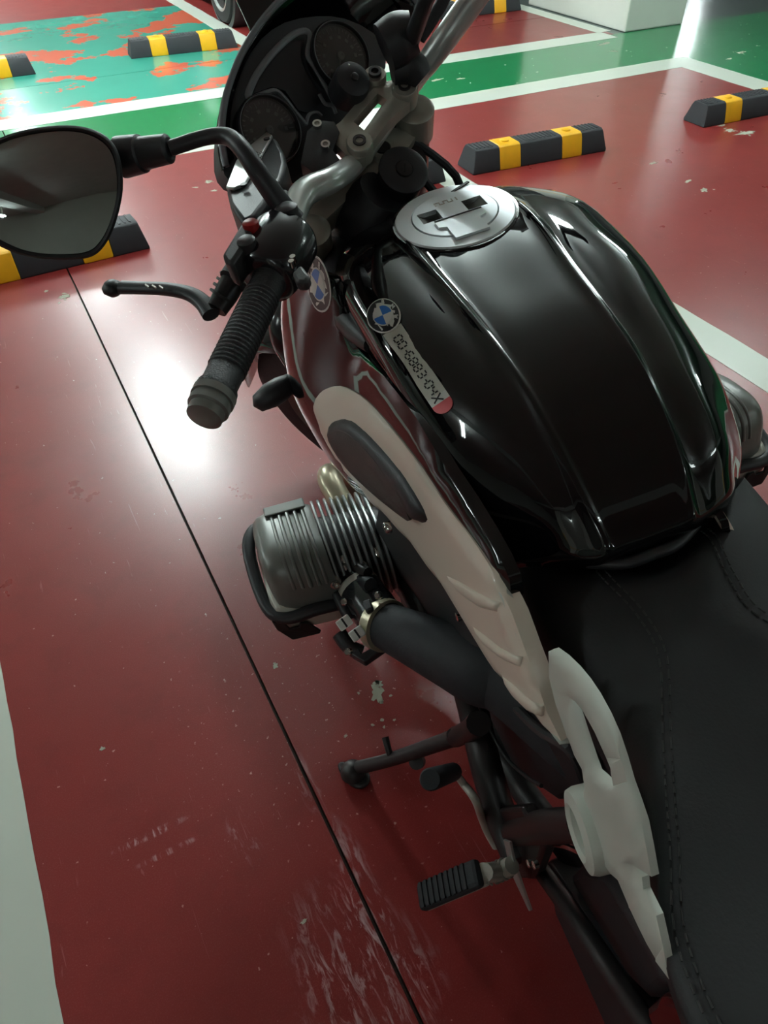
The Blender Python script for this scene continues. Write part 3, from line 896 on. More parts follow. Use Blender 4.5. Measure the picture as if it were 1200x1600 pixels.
front = [A3([p[0] + .006, p[1] * .98, .72]) for p in srow[0]]
seat = part('seat', grid([front] + srow), M['seat'], smooth=60)
ns = len(srow[0])
for off in (-.0035, .0035):
    for sgn in (0, 1):
        col = 12 if not sgn else ns - 1 - 12
        line = [r[col] + A3([0, off, .0012]) for r in srow[1:]]
        dash = []
        for i in range(len(line) - 1):
            a, b2 = line[i], line[i + 1]
            k = max(1, int(np.linalg.norm(b2 - a) / .008))
            for q in range(k):
                dash.append(tube([a + (b2 - a) * (q + .1) / k, a + (b2 - a) * (q + .75) / k], .0009, 5, 1))
        tag(obj('stitching', join(*dash), M['thread'], seat, smooth=0), kind='stuff')

# ---- white rear bracket with window and round boss
def BK(px, py): return U(px, py, y=.138 + (py - 1017) / 512 * .026)
outl = [(857, 1018), (864, 1016), (880, 1028), (897, 1045), (913, 1065), (928, 1088), (944, 1118), (958, 1150), (970, 1186), (980, 1221), (992, 1255), (1002, 1285), (1010, 1325), (1018, 1370), (989, 1352), (1003, 1371), (1005, 1390), (1025, 1431), (1036, 1480), (1045, 1530), (1024, 1498), (984, 1420), (965, 1375), (950, 1362), (938, 1355), (920, 1320), (912, 1285), (908, 1250), (913, 1229), (909, 1202), (897, 1180), (888, 1155), (878, 1128), (868, 1100), (858, 1060)]
hole = [(889, 1090), (900, 1097), (910, 1110), (928, 1142), (947, 1184), (957, 1208), (958, 1228), (952, 1226), (940, 1214), (931, 1206), (925, 1190), (909, 1142), (896, 1101)]
BB = [BK(*p) for p in outl]
by0, byk = .138, .026
def bplace_px(p, o): return BK(*p) + A3([.1, 1, -.35]) * o
br = part('rear_bracket', sheet(outl, bplace_px, holes=[hole], step=14, bulge=.004, width=12, thick=.005), M['bracket'], smooth=60)
bc = U(936, 1292, y=.146)
obj('bracket_boss', lathe([(.036, -.02), (.036, .012), (.034, .018), (.024, .021), (.020, .018), (.019, .006), (.001, .006)], bc, unit(A3([.12, 1, .05])), 36), M['bracket'], br, smooth=40)

# ================================================================== engine, running gear
def superell(c, ax, bz, y, n=36, e=3.6, tilt=0.0):
    out = []
    for k in range(n):
        t = 2 * math.pi * k / n
        cx_, sz = math.cos(t), math.sin(t)
        x = ax * math.copysign(abs(cx_) ** (2 / e), cx_)
        z = bz * math.copysign(abs(sz) ** (2 / e), sz)
        out.append(A3([c[0] + x * math.cos(tilt) - z * math.sin(tilt), y, c[1] + x * math.sin(tilt) + z * math.cos(tilt)]))
    return out
def ring_loft(rings):
    n = len(rings[0])
    V = [p for r in rings for p in r]
    F = [(i * n + k, i * n + (k + 1) % n, (i + 1) * n + (k + 1) % n, (i + 1) * n + k) for i in range(len(rings) - 1) for k in range(n)]
    return V, F + [tuple(range(n))[::-1], tuple(range((len(rings) - 1) * n, len(rings) * n))]

part('engine_block', join(ring_loft([superell((.92, .43), .16, .14, y, 24) for y in (-.17, .17)]), box((.70, 0, .42), (.3, .2, .2))), M['steel'], smooth=40, bevel=.01)
TILT = -.12
def cylinder_head(sgn, ox=0.0, oz=0.0, oy=0.0):
    tr = (lambda g: [A3(v) + A3([ox, oy, oz + (.2 if sgn > 0 else 0) * (v[1] - .2)]) for v in g[0]])
    def T(g):
        g = (tr(g), g[1])
        return g if sgn > 0 else mirror(g)
    H = part('cylinder_head', T(ring_loft([superell((.955, .475), .064, .062, y) for y in (.15, .31)])), M['steel'], smooth=40)
    for k in range(9):
        y = .205 + k * .0108
        s = 1.0
        obj('cooling_fin', T(ring_loft([superell((.962, .487), .082 * s, .074 * s, y, 40, 3.2, TILT), superell((.962, .487), .084 * s, .076 * s, y + .0012, 40, 3.2, TILT), superell((.962, .487), .084 * s, .076 * s, y + .0040, 40, 3.2, TILT), superell((.962, .487), .082 * s, .074 * s, y + .0052, 40, 3.2, TILT)])), M['fin'], H, smooth=40)
    # valve cover, upper grey half
    prof = [(.298, 1.0), (.304, 1.03), (.345, 1.03), (.372, 1.0), (.386, .95), (.395, .86), (.399, .70)]
    cv = obj('valve_cover', T(ring_loft([superell((.955, .487), .082 * s, .074 * s, y, 40, 3.4, TILT) for y, s in prof])), M['engine'], H, smooth=50)
    for k in range(5):
        y = .312 + k * .0125
        s = 1.03 if k < 3 else (1.0 if k == 3 else .975)
        rail = []
        ring = superell((.955, .487), .082 * s, .074 * s, y, 72, 3.4, TILT)
        for i in range(32, 78):
            rail.append(ring[i % 72])
        ring2 = [p for p in rail if True]
        keep = [p for i, p in enumerate(superell((.955, .487), .084 * s, .076 * s, y, 72, 3.4, TILT)) if i in range(1, 30) or i in (70, 71)]
        keep = [superell((.955, .487), .0835 * s, .0755 * s, y, 72, 3.4, TILT)[i] for i in range(6, 36)]
        obj('cover_rib', T(tube(keep, .0034, 8, 1)), M['engine'], cv, smooth=50)
    obj('top_flat', T(prism([A3([1.035, .305, .548]), A3([1.00, .305, .562]), A3([1.00, .372, .556]), A3([1.032, .372, .544])], (0, 0, .005))), M['engine'], cv, smooth=0, bevel=.003)
    # black guard band around the cover
    gp = [A3([1.045, .345, .50]), A3([1.045, .392, .495]), A3([1.01, .416, .49]), A3([.94, .420, .472]), A3([.885, .412, .462]), A3([.864, .388, .462]), A3([.862, .345, .470]), A3([.864, .305, .468])]
    obj('guard_band', T(tube(gp, .0105, 10, 5, flat=1.0)), M['plastic'], H, smooth=60)
    # silver lower half
    low = [(.296, 1.0), (.350, 1.0), (.388, .98), (.402, .92), (.408, .78)]
    lw = obj('valve_cover_base', T(ring_loft([superell((.950, .447), .086 * s, .036 * s, y, 36, 4.0) for y, s in low])), M['engine_light'], H, smooth=50)
    obj('cover_pocket', T(prism([A3([.868, .414, .462]), A3([.866, .412, .440]), A3([.863, .396, .409]), A3([.863, .352, .409]), A3([.863, .348, .416]), A3([.863, .362, .446]), A3([.863, .374, .448]), A3([.863, .378, .440]), A3([.863, .392, .440]), A3([.864, .396, .456])], (-.004, 0, 0))), M['ink'], lw, smooth=0, bevel=.002)
    obj('cover_post', T(prism([A3([.868, .318, .46]), A3([.868, .30, .46]), A3([.872, .288, .498]), A3([.878, .293, .516]), A3([.878, .303, .518]), A3([.874, .312, .498])], (.03, 0, 0))), M['engine_light'], H, smooth=0, bevel=.004)
    obj('post_bolt', T(lathe([(.0075, 0), (.0075, .006), (.0045, .006), (.004, .003)], A3([.876, .302, .506]), (-1, 0, .3), 14)), M['chrome'], H)
    for p, r in (((.905, .275, .525), .007), ((.893, .25, .515), .008), ((.90, .222, .53), .009), ((.885, .285, .485), .006)):
        obj('head_bolt', T(lathe([(r, -.01), (r, .008), (r * .6, .010)], A3(p), unit(A3([-.7, .2, .7])), 12)), M['chrome'], H)
    obj('header_pipe', T(tube([A3([1.02, .24, .50]), A3([1.09, .25, .525]), A3([1.13, .235, .50]), A3([1.14, .20, .42]), A3([1.08, .16, .28]), A3([.95, .13, .17]), A3([.80, .13, .17])], .022, 14, 5)), M['cream'], H, smooth=60)
    return H
cylinder_head(1, oy=-.012)
rh = cylinder_head(-1, ox=-.03, oz=.035, oy=.045)
# oil filler on the right cover
g = lathe([(.030, -.004), (.030, .004), (.026, .008), (.026, .013), (.022, .015)], A3([.885, .372, .57]), unit(A3([-.6, .1, .8])), 28)
oc = obj('oil_cap', mirror(g), M['plastic'], rh)
g = box(A3([.885, .372, .57]) + unit(A3([-.6, .1, .8])) * .018, (.012, .04, .012), [unit(A3([.8, 0, .6])), A3([0, 1, 0]), unit(A3([-.6, 0, .8]))])
obj('cap_grip', mirror(g), M['plastic'], oc, bevel=.003)

# ---- intake: throttle body, clamp and black duct
d0, d1, d2 = U(602, 977, z=.50), U(700, 1022, z=.54), U(800, 1062, y=.115)
part('intake_filler', ring_loft([superell((.82, .41), q, q * .9, y, 20, 3) for y, q in ((.10, .09), (.18, .09), (.195, .075))]), M['plastic'], bevel=.004)  # dark mass added to fill the bright gap beside the throttle body
tb = part('throttle_body', tube([A3([.90, .262, .50]), A3([.85, .252, .50]), d0 + A3([.008, .002, 0])], [.031, .036, .036], 20, 4), M['plastic_gloss'], smooth=60)
dirn = unit(d1 - d0)
duct = part('intake_duct', tube([d0, d0 + dirn * .03, d1, U(750, 1045, z=.555), d2, d2 + A3([-.12, -.05, .0])], [.0345, .037, .044, .048, .05, .05], 28, 6), M['rubber'], smooth=60)
obj('hose_clamp', lathe([(.0345, -.010), (.0412, -.009), (.0412, .009), (.0345, .010)], d0 - dirn * .004, dirn, 32, cap=False), M['cream'], duct, smooth=30)
obj('hose_clamp', lathe([(.0335, -.006), (.0352, -.006), (.0352, .006), (.0335, .006)], A3([.868, .256, .50]), unit(A3([1, .15, 0])), 28, cap=False), M['engine_light'], tb, smooth=30)
obj('clamp_tail', box(d0 + A3([.012, .015, .042]), (.02, .012, .012)), M['plastic'], duct, bevel=.003)
for px, py, zz in ((538, 973, .525), (558, 990, .52)):
    c0 = U(px, py, z=zz)
    ax = [unit(U(px + 14, py - 10, z=zz) - c0), None, None]
    nrm = unit(EYE - c0)
    ax[0] = unit(ax[0] - nrm * np.dot(ax[0], nrm))
    ax[1], ax[2] = np.cross(nrm, ax[0]), nrm
    o = obj('connector', box(c0, (.022, .017, .016), ax), M['enamel'], tb, smooth=0, bevel=.002)
    obj('connector_slot', box(c0 + nrm * .008, (.003, .015, .002), ax), M['ink'], o, smooth=0)
for P_, r in (([U(515, 905, z=.50), U(530, 935, z=.505), U(545, 965, z=.50)], .009), ([U(530, 990, z=.48), U(545, 1010, z=.47), U(565, 1020, z=.46)], .012), ([U(545, 890, z=.51), U(560, 905, z=.52), U(580, 915, z=.54)], .012)):
    obj('throttle_linkage', tube(P_, r, 10, 4), M['plastic'], tb)
obj('linkage_bracket', prism([U(*p, z=.46) for p in [(536, 1005), (552, 1000), (568, 1028), (604, 1008), (612, 1014), (572, 1042), (552, 1030)]], (.0, 0, .014)), M['plastic'], tb, bevel=.002)
for px, py, zz in ((540, 940, .52), (593, 930, .545), (546, 1018, .49)):
    obj('linkage_screw', lathe([(.006, 0), (.006, .006), (.004, .008)], U(px, py, z=zz), unit(A3([-.4, .5, .7])), 12), M['chrome'], tb)
part('injector_rail', tube([U(540, 870, z=.52), U(555, 885, z=.53), U(575, 895, z=.54)], .009, 10), M['steel'])
part('plug_lead', tube([U(524, 872, z=.53), U(536, 884, z=.53), U(545, 896, z=.52)], [.006, .008, .009], 10), M['chrome'])

# ---- frame tubes and foot gear on the left
part('frame_tube', tube([U(728, 1062, y=.148), U(742, 1120, y=.155), U(760, 1200, y=.168), U(785, 1280, y=.172), U(812, 1345, y=.172)], .024, 16), M['steel'])
part('peg_plate', prism([U(770, 1265, y=.176), U(812, 1262, y=.17), U(850, 1320, y=.165), U(832, 1375, y=.165), U(800, 1372, y=.172), U(782, 1325, y=.178)], (0, -.02, 0)), M['steel'], bevel=.005)
part('cross_tube', tube([U(800, 1300, y=.165), U(850, 1292, y=.158), U(912, 1288, y=.146)], [.020, .019, .016], 14), M['steel'])
part('rear_frame_tube', tube([U(835, 1345, y=.15), U(900, 1435, y=.145), U(960, 1525, y=.14), U(1010, 1600, y=.138), U(1080, 1700, y=.135)], .013, 12), M['steel'])
part('shock_cover', prism([U(875, 1382, y=.11), U(905, 1352, y=.11), U(940, 1362, y=.11), U(975, 1420, y=.115), U(1012, 1490, y=.12), U(1042, 1545, y=.125), U(1015, 1565, y=.12), U(960, 1510, y=.115), U(905, 1440, y=.11)], (0, -.06, 0)), M['plastic'], bevel=.012)
part('brake_line', tube([U(860, 1318, y=.15), U(885, 1322, y=.148), U(915, 1335, y=.142)], .0035, 8), M['chrome'])
part('rear_indicator', join(prism([U(1008, 1575, y=.155), U(1030, 1556, y=.155), U(1062, 1565, y=.155), U(1085, 1640, y=.158), U(1040, 1660, y=.158)], (0, -.03, 0))), M['taillens'], bevel=.006)
for px, py in ((831, 1348), (840, 1350)):
    part('hanger_screw', lathe([(.0045, 0), (.0045, .005), (.002, .006)], U(px, py, y=.186), (0, 1, .3), 10), M['chrome'])

ft = w2b(np.r_[fl(552, 1212), 0.012])
pv = U(712, 1152, z=.3)
def K(t, up=0, fw=0): return ft + (pv - ft) * t + A3([fw, 0, up])
st_ = part('kick_stand', tube([ft + A3([0, -.012, .012]), K(.45), pv], [.013, .0125, .014], 14, 3), M['steel'], smooth=60)
zw = MB @ A3([0, 0, 1.0])                 # world up in the bike frame
e1 = unit(w2b(np.r_[fl(525, 1195), 0]) - w2b(np.r_[fl(578, 1232), 0]))
e2 = np.cross(zw, e1)
fp = []
for k in range(20):
    a = 2 * math.pi * k / 20
    fp.append(ft - zw * .011 + e1 * .036 * math.cos(a) + e2 * (.020 - .007 * math.cos(a)) * math.sin(a) + e1 * .0)
obj('stand_foot', prism(fp, zw * .012), M['steel'], st_, bevel=.004)
obj('foot_dome', lathe([(.024, 0), (.021, .014), (.013, .024), (.002, .027)], ft - zw * .0, zw, 18), M['steel'], st_)
obj('stand_tang', tube([K(.42), U(607, 1172, z=.19), U(602, 1152, z=.20)], [.006, .006, .0065], 10, 2), M['steel'], st_)
obj('stand_lug', lathe([(.013, -.008), (.013, .008), (.006, .009)], U(652, 1190, z=.2), unit(A3([-.3, .2, .6])), 16), M['steel'], st_)
obj('pivot_bolt', lathe([(.012, 0), (.012, .010), (.006, .010), (.006, .006)], U(712, 1146, z=.31), unit(A3([-.5, .5, .6])), 16), M['steel'], st_)
part('stand_mount', tube([pv, U(735, 1140, y=.172), U(748, 1130, y=.165)], [.016, .017, .018], 12, 3), M['steel'])

gear = part('gear_lever', tube([U(707, 1200, y=.225), U(722, 1222, y=.215), U(742, 1248, y=.207), U(752, 1275, y=.20), U(762, 1300, y=.196), U(775, 1322, y=.19)], [.005, .0055, .006, .0065, .0065, .007], 10, 4), M['engine_light'], smooth=60)
ga, gb = U(672, 1218, y=.262), U(708, 1206, y=.225)
obj('toe_rubber', lathe([(.0105, 0), (.012, .003), (.012, np.linalg.norm(gb - ga) - .002), (.0095, np.linalg.norm(gb - ga))], ga, gb - ga, 16), M['rubber'], gear)
pa, pb = U(655, 1404, y=.325), U(752, 1362, y=.235)
pu = unit(pb - pa)
pw = unit(np.cross(pu, [0, 0, 1]))
pn = np.cross(pw, pu)
peg = part('foot_peg', join(box((pa + pb) / 2 - pn * .012, (np.linalg.norm(pb - pa), .030, .010), [pu, pw, pn])), M['engine_light'], smooth=0, bevel=.004)
obj('peg_rubber', box((pa + pb) / 2, (np.linalg.norm(pb - pa) - .004, .036, .016), [pu, pw, pn]), M['rubber'], peg, smooth=0, bevel=.006)
obj('rubber_ribs', join(*[box(pa + pu * (.012 + .0095 * k) + pn * .0085, (.005, .032, .003), [pu, pw, pn]) for k in range(9)]), M['rubber'], peg, smooth=0)
pc = U(778, 1362, y=.21)
obj('peg_hinge', tube([pb - pn * .006, pc, U(800, 1352, y=.19)], [.012, .013, .012], 12, 3), M['engine_light'], peg)
obj('return_spring', tube([pc + pu * (-.014 + .0011 * k) + (pw * math.cos(k * .9) + pn * math.sin(k * .9)) * .013 for k in range(29)], .0022, 6, 2), M['alu'], peg, smooth=60)
part('heel_plate', prism([U(786, 1312, y=.19), U(796, 1316, y=.188), U(803, 1350, y=.186), U(829, 1423, y=.178), U(826, 1424, y=.18), U(797, 1362, y=.19)], (0, -.004, 0)), M['alu_satin'], smooth=0, bevel=.001)
# same foot gear on the hidden right side
for nm, g, mt_ in (('foot_peg', box((pa + pb) / 2, (np.linalg.norm(pb - pa), .036, .018), [pu, pw, pn]), M['rubber']),
                   ('frame_tube', tube([A3([.65, .14, .6]), A3([.58, .15, .45]), A3([.5, .17, .34])], .022, 12), M['steel']),
                   ('peg_plate', prism([A3([.52, .17, .42]), A3([.45, .17, .42]), A3([.43, .17, .33]), A3([.5, .17, .30])], (0, -.015, 0)), M['steel'])):
    part(nm, mirror(g), mt_, bevel=.004)

# ---- wheels (mostly hidden)
def wheel(c, ax, R_, w, name):
    t = part(name, lathe([(R_ - .10, -w * .42), (R_ - .05, -w * .5), (R_ - .015, -w * .38), (R_, -w * .15), (R_, w * .15), (R_ - .015, w * .38), (R_ - .05, w * .5), (R_ - .10, w * .42)], c, ax, 48, cap=False), M['tyre'], smooth=60)
    u, v, d = frame(ax)
    sp = [lathe([(R_ - .10, -w * .44), (R_ - .115, -w * .3), (R_ - .115, w * .3), (R_ - .10, w * .44)], c, ax, 48, cap=False), lathe([(.05, -.08), (.05, .08)], c, ax, 20)]
    for k in range(10):
        a = 2 * math.pi * k / 10
        e = u * math.cos(a) + v * math.sin(a)
        sp.append(box(c + e * (R_ * .5 - .03), (R_ - .14, .02, .025), [e, np.cross(d, e), d]))
    obj('wheel_rim', join(*sp), M['engine'], t, smooth=40)
    return t
wheel(A3([.0, 0, .31]), A3([0, 1, 0]), .31, .17, 'rear_wheel')
part('swing_arm', tube([A3([.45, -.09, .36]), A3([.2, -.11, .34]), A3([0, -.11, .31])], [.04, .045, .06], 14), M['steel'])
part('rear_mudguard', grid([[A3([.31 * 1.06 * math.cos(a), y, .31 + .31 * 1.08 * math.sin(a)]) for y in (-.09, -.05, 0, .05, .09)] for a in np.linspace(.35, 1.9, 12)]), M['plastic'], solid=.006)

# ================================================================== steering head, instruments, handlebar (turned left)
OS = A3([1.126, .03, 1.075])
SR, SF, SA = A3([.548, -.788, .28]), A3([.702, .616, .358]), A3([-.454, 0, .891])
SA = unit(SA); SR = unit(SR - SA * np.dot(SR, SA)); SF = np.cross(SA, SR)
def ST(r, f, a): return OS + SR * r + SF * f + SA * a
def US(px, py, a=0.0): return UP(px, py, OS + SA * a, SA)
# top bar clamp
cp_o = [(583, 132), (600, 128), (640, 118), (655, 128), (652, 148), (640, 160), (606, 190), (579, 226), (572, 245), (556, 250), (540, 240), (512, 213), (514, 203), (532, 190), (556, 162)]
def ck(p, o): return US(p[0], p[1], .0) + SA * o
ck_hole = [(590, 146), (605, 156), (569, 203), (552, 190)]
clampo = part('bar_clamp', sheet(cp_o, ck, holes=[ck_hole], step=16, bulge=.004, width=6, thick=.016), M['alu'], smooth=50)
obj('clamp_boss', lathe([(.017, -.02), (.017, .004), (.0155, .006), (.008, .0065)], US(632, 141, .004), SA, 24), M['alu'], clampo)
obj('clamp_boss', lathe([(.017, -.02), (.017, .004), (.0155, .006), (.008, .0065)], US(562, 226, .004), SA, 24), M['alu'], clampo)
obj('clamp_boss', lathe([(.015, -.03), (.015, .002), (.0135, .004), (.008, .004)], US(586, 119, .004), SA, 24), M['alu'], clampo)
for p in ((632, 141), (562, 226), (586, 119)):
    obj('clamp_bolt', lathe([(.0085, 0), (.0085, .0085), (.005, .0085), (.0048, .004)], US(*p, .004), SA, 18), M['steel'], clampo)
# fork yoke below it
yk_o = [(548, 235), (575, 215), (606, 186), (640, 158), (668, 158), (672, 178), (655, 205), (640, 228), (612, 246), (600, 268), (575, 285), (552, 302), (525, 328), (500, 352), (480, 352), (472, 335), (485, 318), (508, 296), (524, 268)]
yoke = part('fork_yoke', sheet(yk_o, lambda p, o: US(p[0], p[1], -.05) + SA * o, step=18, bulge=.006, width=8, thick=.03), M['alu'], smooth=50)
obj('yoke_nut', lathe([(.017, 0), (.017, .01), (.011, .011), (.010, .002)], US(598, 240, -.045), SA, 24), M['alu'], yoke)
obj('yoke_nut_socket', lathe([(.0095, 0), (.0095, .0125)], US(598, 240, -.045), SA, 18), M['ink'], yoke)
# fork legs
for name_m, top, px, py in (('gold', None, 494, 395), ('brown', None, 652, 225)):
    pass
fL = UP(490, 385, ST(-.105, 0, -.08), SA)
fR = UP(648, 200, ST(.105, 0, -.06), SA)
for p, mt_ in ((fL, M['gold']), (fR, M['brown'])):
    fk = part('fork_tube', cyl(p + SA * .02, p - SA * .42, .0215, 24), mt_)
    obj('fork_lower', lathe([(.028, 0), (.030, .03), (.030, .37), (.026, .40)], p - SA * .36 + SA * 0, -SA, 20), M['steel'], fk)
    obj('fork_cap', lathe([(.026, -.03), (.026, .012), (.022, .016), (.013, .017)], p + SA * .02, SA, 24), M['alu'], fk)
axle = (fL + fR) / 2 + SF * .03
axle = axle - SA * ((axle[2] - .302) / SA[2])
wheel(axle, SR, .30, .12, 'front_wheel')
part('front_mudguard', grid([[axle + SR * y + (SF * math.cos(a) + SA * math.sin(a)) * (.33 - abs(y) * .25) for y in (-.07, -.04, 0, .04, .07)] for a in np.linspace(-.1, 2.6, 16)]), M['black'], solid=.004)
part('head_tube', cyl(ST(0, -.03, -.06), ST(0, -.03, -.26), .035, 20), M['steel'])
part('head_cables', join(*[tube([ST(-.06 + .03 * k, .02, -.04), ST(-.07 + .04 * k, -.06 - .01 * k, -.10), ST(-.04 + .03 * k, -.10, -.2)], .006, 8) for k in range(4)] + [tube([U(560, 330, z=.98), U(540, 365, z=.95), U(520, 400, z=.9)], .012, 10), tube([U(590, 330, z=.97), U(570, 370, z=.94), U(560, 420, z=.9)], .014, 10)]), M['rubber'])
part('neck_filler', tube([U(600, 300, z=1.0), U(575, 345, z=.96), U(560, 400, z=.90), U(560, 450, z=.82)], [.035, .05, .05, .04], 16, 4), M['plastic'])  # dark mass added to close the bright gap under the yoke
# ignition lock
ic = US(630, 268, -.03)
ia = unit(SA * .9 - SF * .25)
ig = part('ignition_lock', lathe([(.030, -.05), (.031, -.004), (.033, -.001), (.033, .004), (.030, .006), (.012, .006), (.0118, .004)], ic, ia, 36), M['plastic'], smooth=40)
obj('lock_barrel', lathe([(.0108, .002), (.0108, .0075), (.009, .008)], ic, ia, 22), M['steel'], ig)
u_, v_, _ = frame(ia, SR)
obj('key_slot', box(ic + ia * .0083, (.0022, .011, .0012), [unit(u_ + v_ * .6), unit(v_ - u_ * .6), ia]), M['ink'], ig, smooth=0)

# handlebar
gE, gT = U(335, 618, z=1.03), U(424, 432, z=1.055)
gdir = unit(gE - gT)
bL = U(474, 303, z=1.07)
cL, cR = US(556, 252, -.024), US(652, 118, -.022)
rE, rB = US(800, -80, .085), US(700, 54, .015)
hb = part('handlebar', tube([cL - (cL - cR) * .5, cL, U(520, 280, z=1.062), bL, U(455, 350, z=1.063), gT], [.0145, .0145, .0145, .0155, .0135, .0125], 20, 6), M['alu_satin'], smooth=60)
part('handlebar', tube([cL - (cL - cR) * .5, cR, US(668, 98, -.014), rB, US(742, -4, .045), rE], [.0145, .0145, .0155, .0165, .0165, .0135], 20, 6), M['alu_satin'], smooth=60)
rg = rE - rB
part('handle_grip', cyl(rE, rE + unit(unit(rg) - SF * .5) * .14, .018, 18), M['grip'])
gl_ = np.linalg.norm(gE - gT)
grip = part('handle_grip', lathe([(.0195, 0), (.0195, .006), (.0172, .010), (.0178, gl_ * .5), (.0172, gl_ - .012), (.0195, gl_ - .008), (.0195, gl_ - .002), (.0165, gl_)], gT, gdir, 28), M['grip'], smooth=40)
tag(obj('grip_ribs', join(*[lathe([(.0177, 0), (.0186, .001), (.0186, .002), (.0177, .003)], gT + gdir * (.03 + k * .0052), gdir, 20, cap=False) for k in range(int((gl_ - .055) / .0052))]), M['grip'], grip, smooth=0), kind='stuff')
part('bar_end_weight', lathe([(.0165, 0), (.0205, .002), (.0205, .010), (.0185, .0105), (.0185, .013), (.0195, .0135), (.0195, .020), (.017, .0215), (.017, .024), (.0165, .030), (.012, .032)], gE - gdir * .004, gdir, 30), M['engine'])
# switch housing
sh0 = gT - gdir * .012
sU = unit(A3([-.25, .1, 1.0]) - gdir * np.dot(A3([-.25, .1, 1.0]), gdir))
sV = np.cross(gdir, sU)                  # sideways
hs = part('switch_housing', lathe([(.022, .02), (.030, .016), (.034, .002), (.0355, -.018), (.036, -.044), (.033, -.052), (.020, -.054)], sh0 + sV * .004, gdir, 32), M['plastic_gloss'], smooth=50)
def HS(px, py): return UP(px, py, sh0 + sU * .036, sU)
swp = [HS(*p) for p in [(352, 408), (346, 398), (375, 350), (392, 336), (402, 342), (380, 385), (362, 412)]]
obj('switch_wing', prism(swp, -sU * .03), M['plate'], hs, bevel=.004)
c1 = HS(392, 352); c2 = HS(385, 378)
obj('red_switch_button', lathe([(.0085, -.012), (.0085, .003), (.006, .005)], c1, unit(sU + gdir * -.2), 18), M['red'], hs)
obj('switch_button', lathe([(.0095, -.012), (.0095, .002), (.007, .004)], c2, unit(sU), 18), M['plate'], hs)
obj('horn_tab', prism([HS(*p) for p in [(456, 425), (470, 412), (484, 430), (478, 440), (462, 440)]], -sU * .012), M['plate'], hs, bevel=.003)
obj('housing_screw', join(*[lathe([(.003, -.004), (.003, .003)], HS(*p), sU, 10) for p in ((458, 404), (456, 411))]), M['chrome'], hs)
# clutch lever and its pivot
lv = [U(*p, z=zz) for p, zz in zip([(330, 492), (318, 474), (296, 459), (262, 452), (222, 450), (190, 449)], (1.0, 1.005, 1.01, 1.012, 1.012, 1.012))]
lever = part('clutch_lever', tube(lv, [.0105, .0105, .0095, .0092, .009, .0095], 14, 5, flat=.75, ref=(0, 0, 1)), M['plastic'], smooth=60)
le = U(176, 451, z=1.012)
obj('lever_ball', lathe([(.001, -.010), (.007, -.008), (.0125, -.001), (.012, .004), (.007, .009), (.001, .010)], le, (0, 0, 1), 20), M['plastic'], lever, smooth=80)
obj('lever_slots', join(*[box(U(230 + 11 * k, 447 + k, z=1.021), (.010, .0025, .002), [unit(U(250, 450, z=1.02) - U(230, 436, z=1.02)), unit(U(250, 450, z=1.02) - U(262, 430, z=1.02)), A3([0, 0, 1])]) for k in range(3)]), M['alu'], lever, smooth=0)
obj('lever_adjuster', join(tube([U(338, 484, z=1.0), U(356, 455, z=1.01), U(368, 430, z=1.02)], [.012, .014, .014], 14), *[lathe([(.0145, -.0016), (.0145, .0016)], U(346 + 5 * k, 462 - 9 * k, z=1.01), unit(U(368, 430, z=1.02) - U(346, 470, z=1.0)), 12) for k in range(4)]), M['steel'], lever)
part('lever_perch', join(tube([U(362, 440, z=1.02), U(385, 415, z=1.025), U(408, 395, z=1.03)], [.016, .019, .02], 14), tube([U(405, 330, z=1.06), U(440, 325, z=1.06), U(452, 345, z=1.06)], [.017, .02, .018], 14)), M['plastic'])
# fluid reservoir
RZ = 1.088
rb = [(353, 296), (368, 254), (392, 228), (418, 209), (432, 216), (443, 236), (446, 252), (441, 274), (428, 296), (398, 336), (378, 346), (358, 318)]
res = part('fluid_reservoir', prism([U(*p, z=RZ) for p in rb], (0.0, 0.0, -.045)), M['plastic'], bevel=.005)
ld = [(354, 297), (370, 256), (394, 230), (418, 210), (427, 216), (404, 258), (384, 292), (366, 299)]
lid = obj('reservoir_lid', prism([U(*p, z=RZ + .0003) for p in ld], (0, 0, .004)), M['alu_satin'], res, bevel=.0015)  # black gloss lid coloured silver for the ceiling light it reflects
gs = []
for k, (n_, q) in enumerate(((3, 0), (5, 1), (4, 2))):
    for i in range(n_):
        a, b2 = U(396 + i * 2.3 + q * 2.2, 241 - i * 2.1 + q * 4, z=RZ + .0046), U(398.5 + i * 2.3 + q * 2.2, 243 - i * 2.1 + q * 4, z=RZ + .0046)
        gs.append(box((a + b2) / 2, (np.linalg.norm(b2 - a), .0006, .0004), frame(b2 - a)[2:] + frame(b2 - a)[:2]))
obj('lid_print', join(*gs), M['ink'], lid, smooth=0)
obj('lid_screw', lathe([(.004, 0), (.004, .002)], U(381, 290, z=RZ + .0043), (0, 0, 1), 14), M['steel'], lid)
obj('lid_screw', lathe([(.004, 0), (.004, .002)], U(417, 218, z=RZ + .0043), (0, 0, 1), 14), M['steel'], lid)

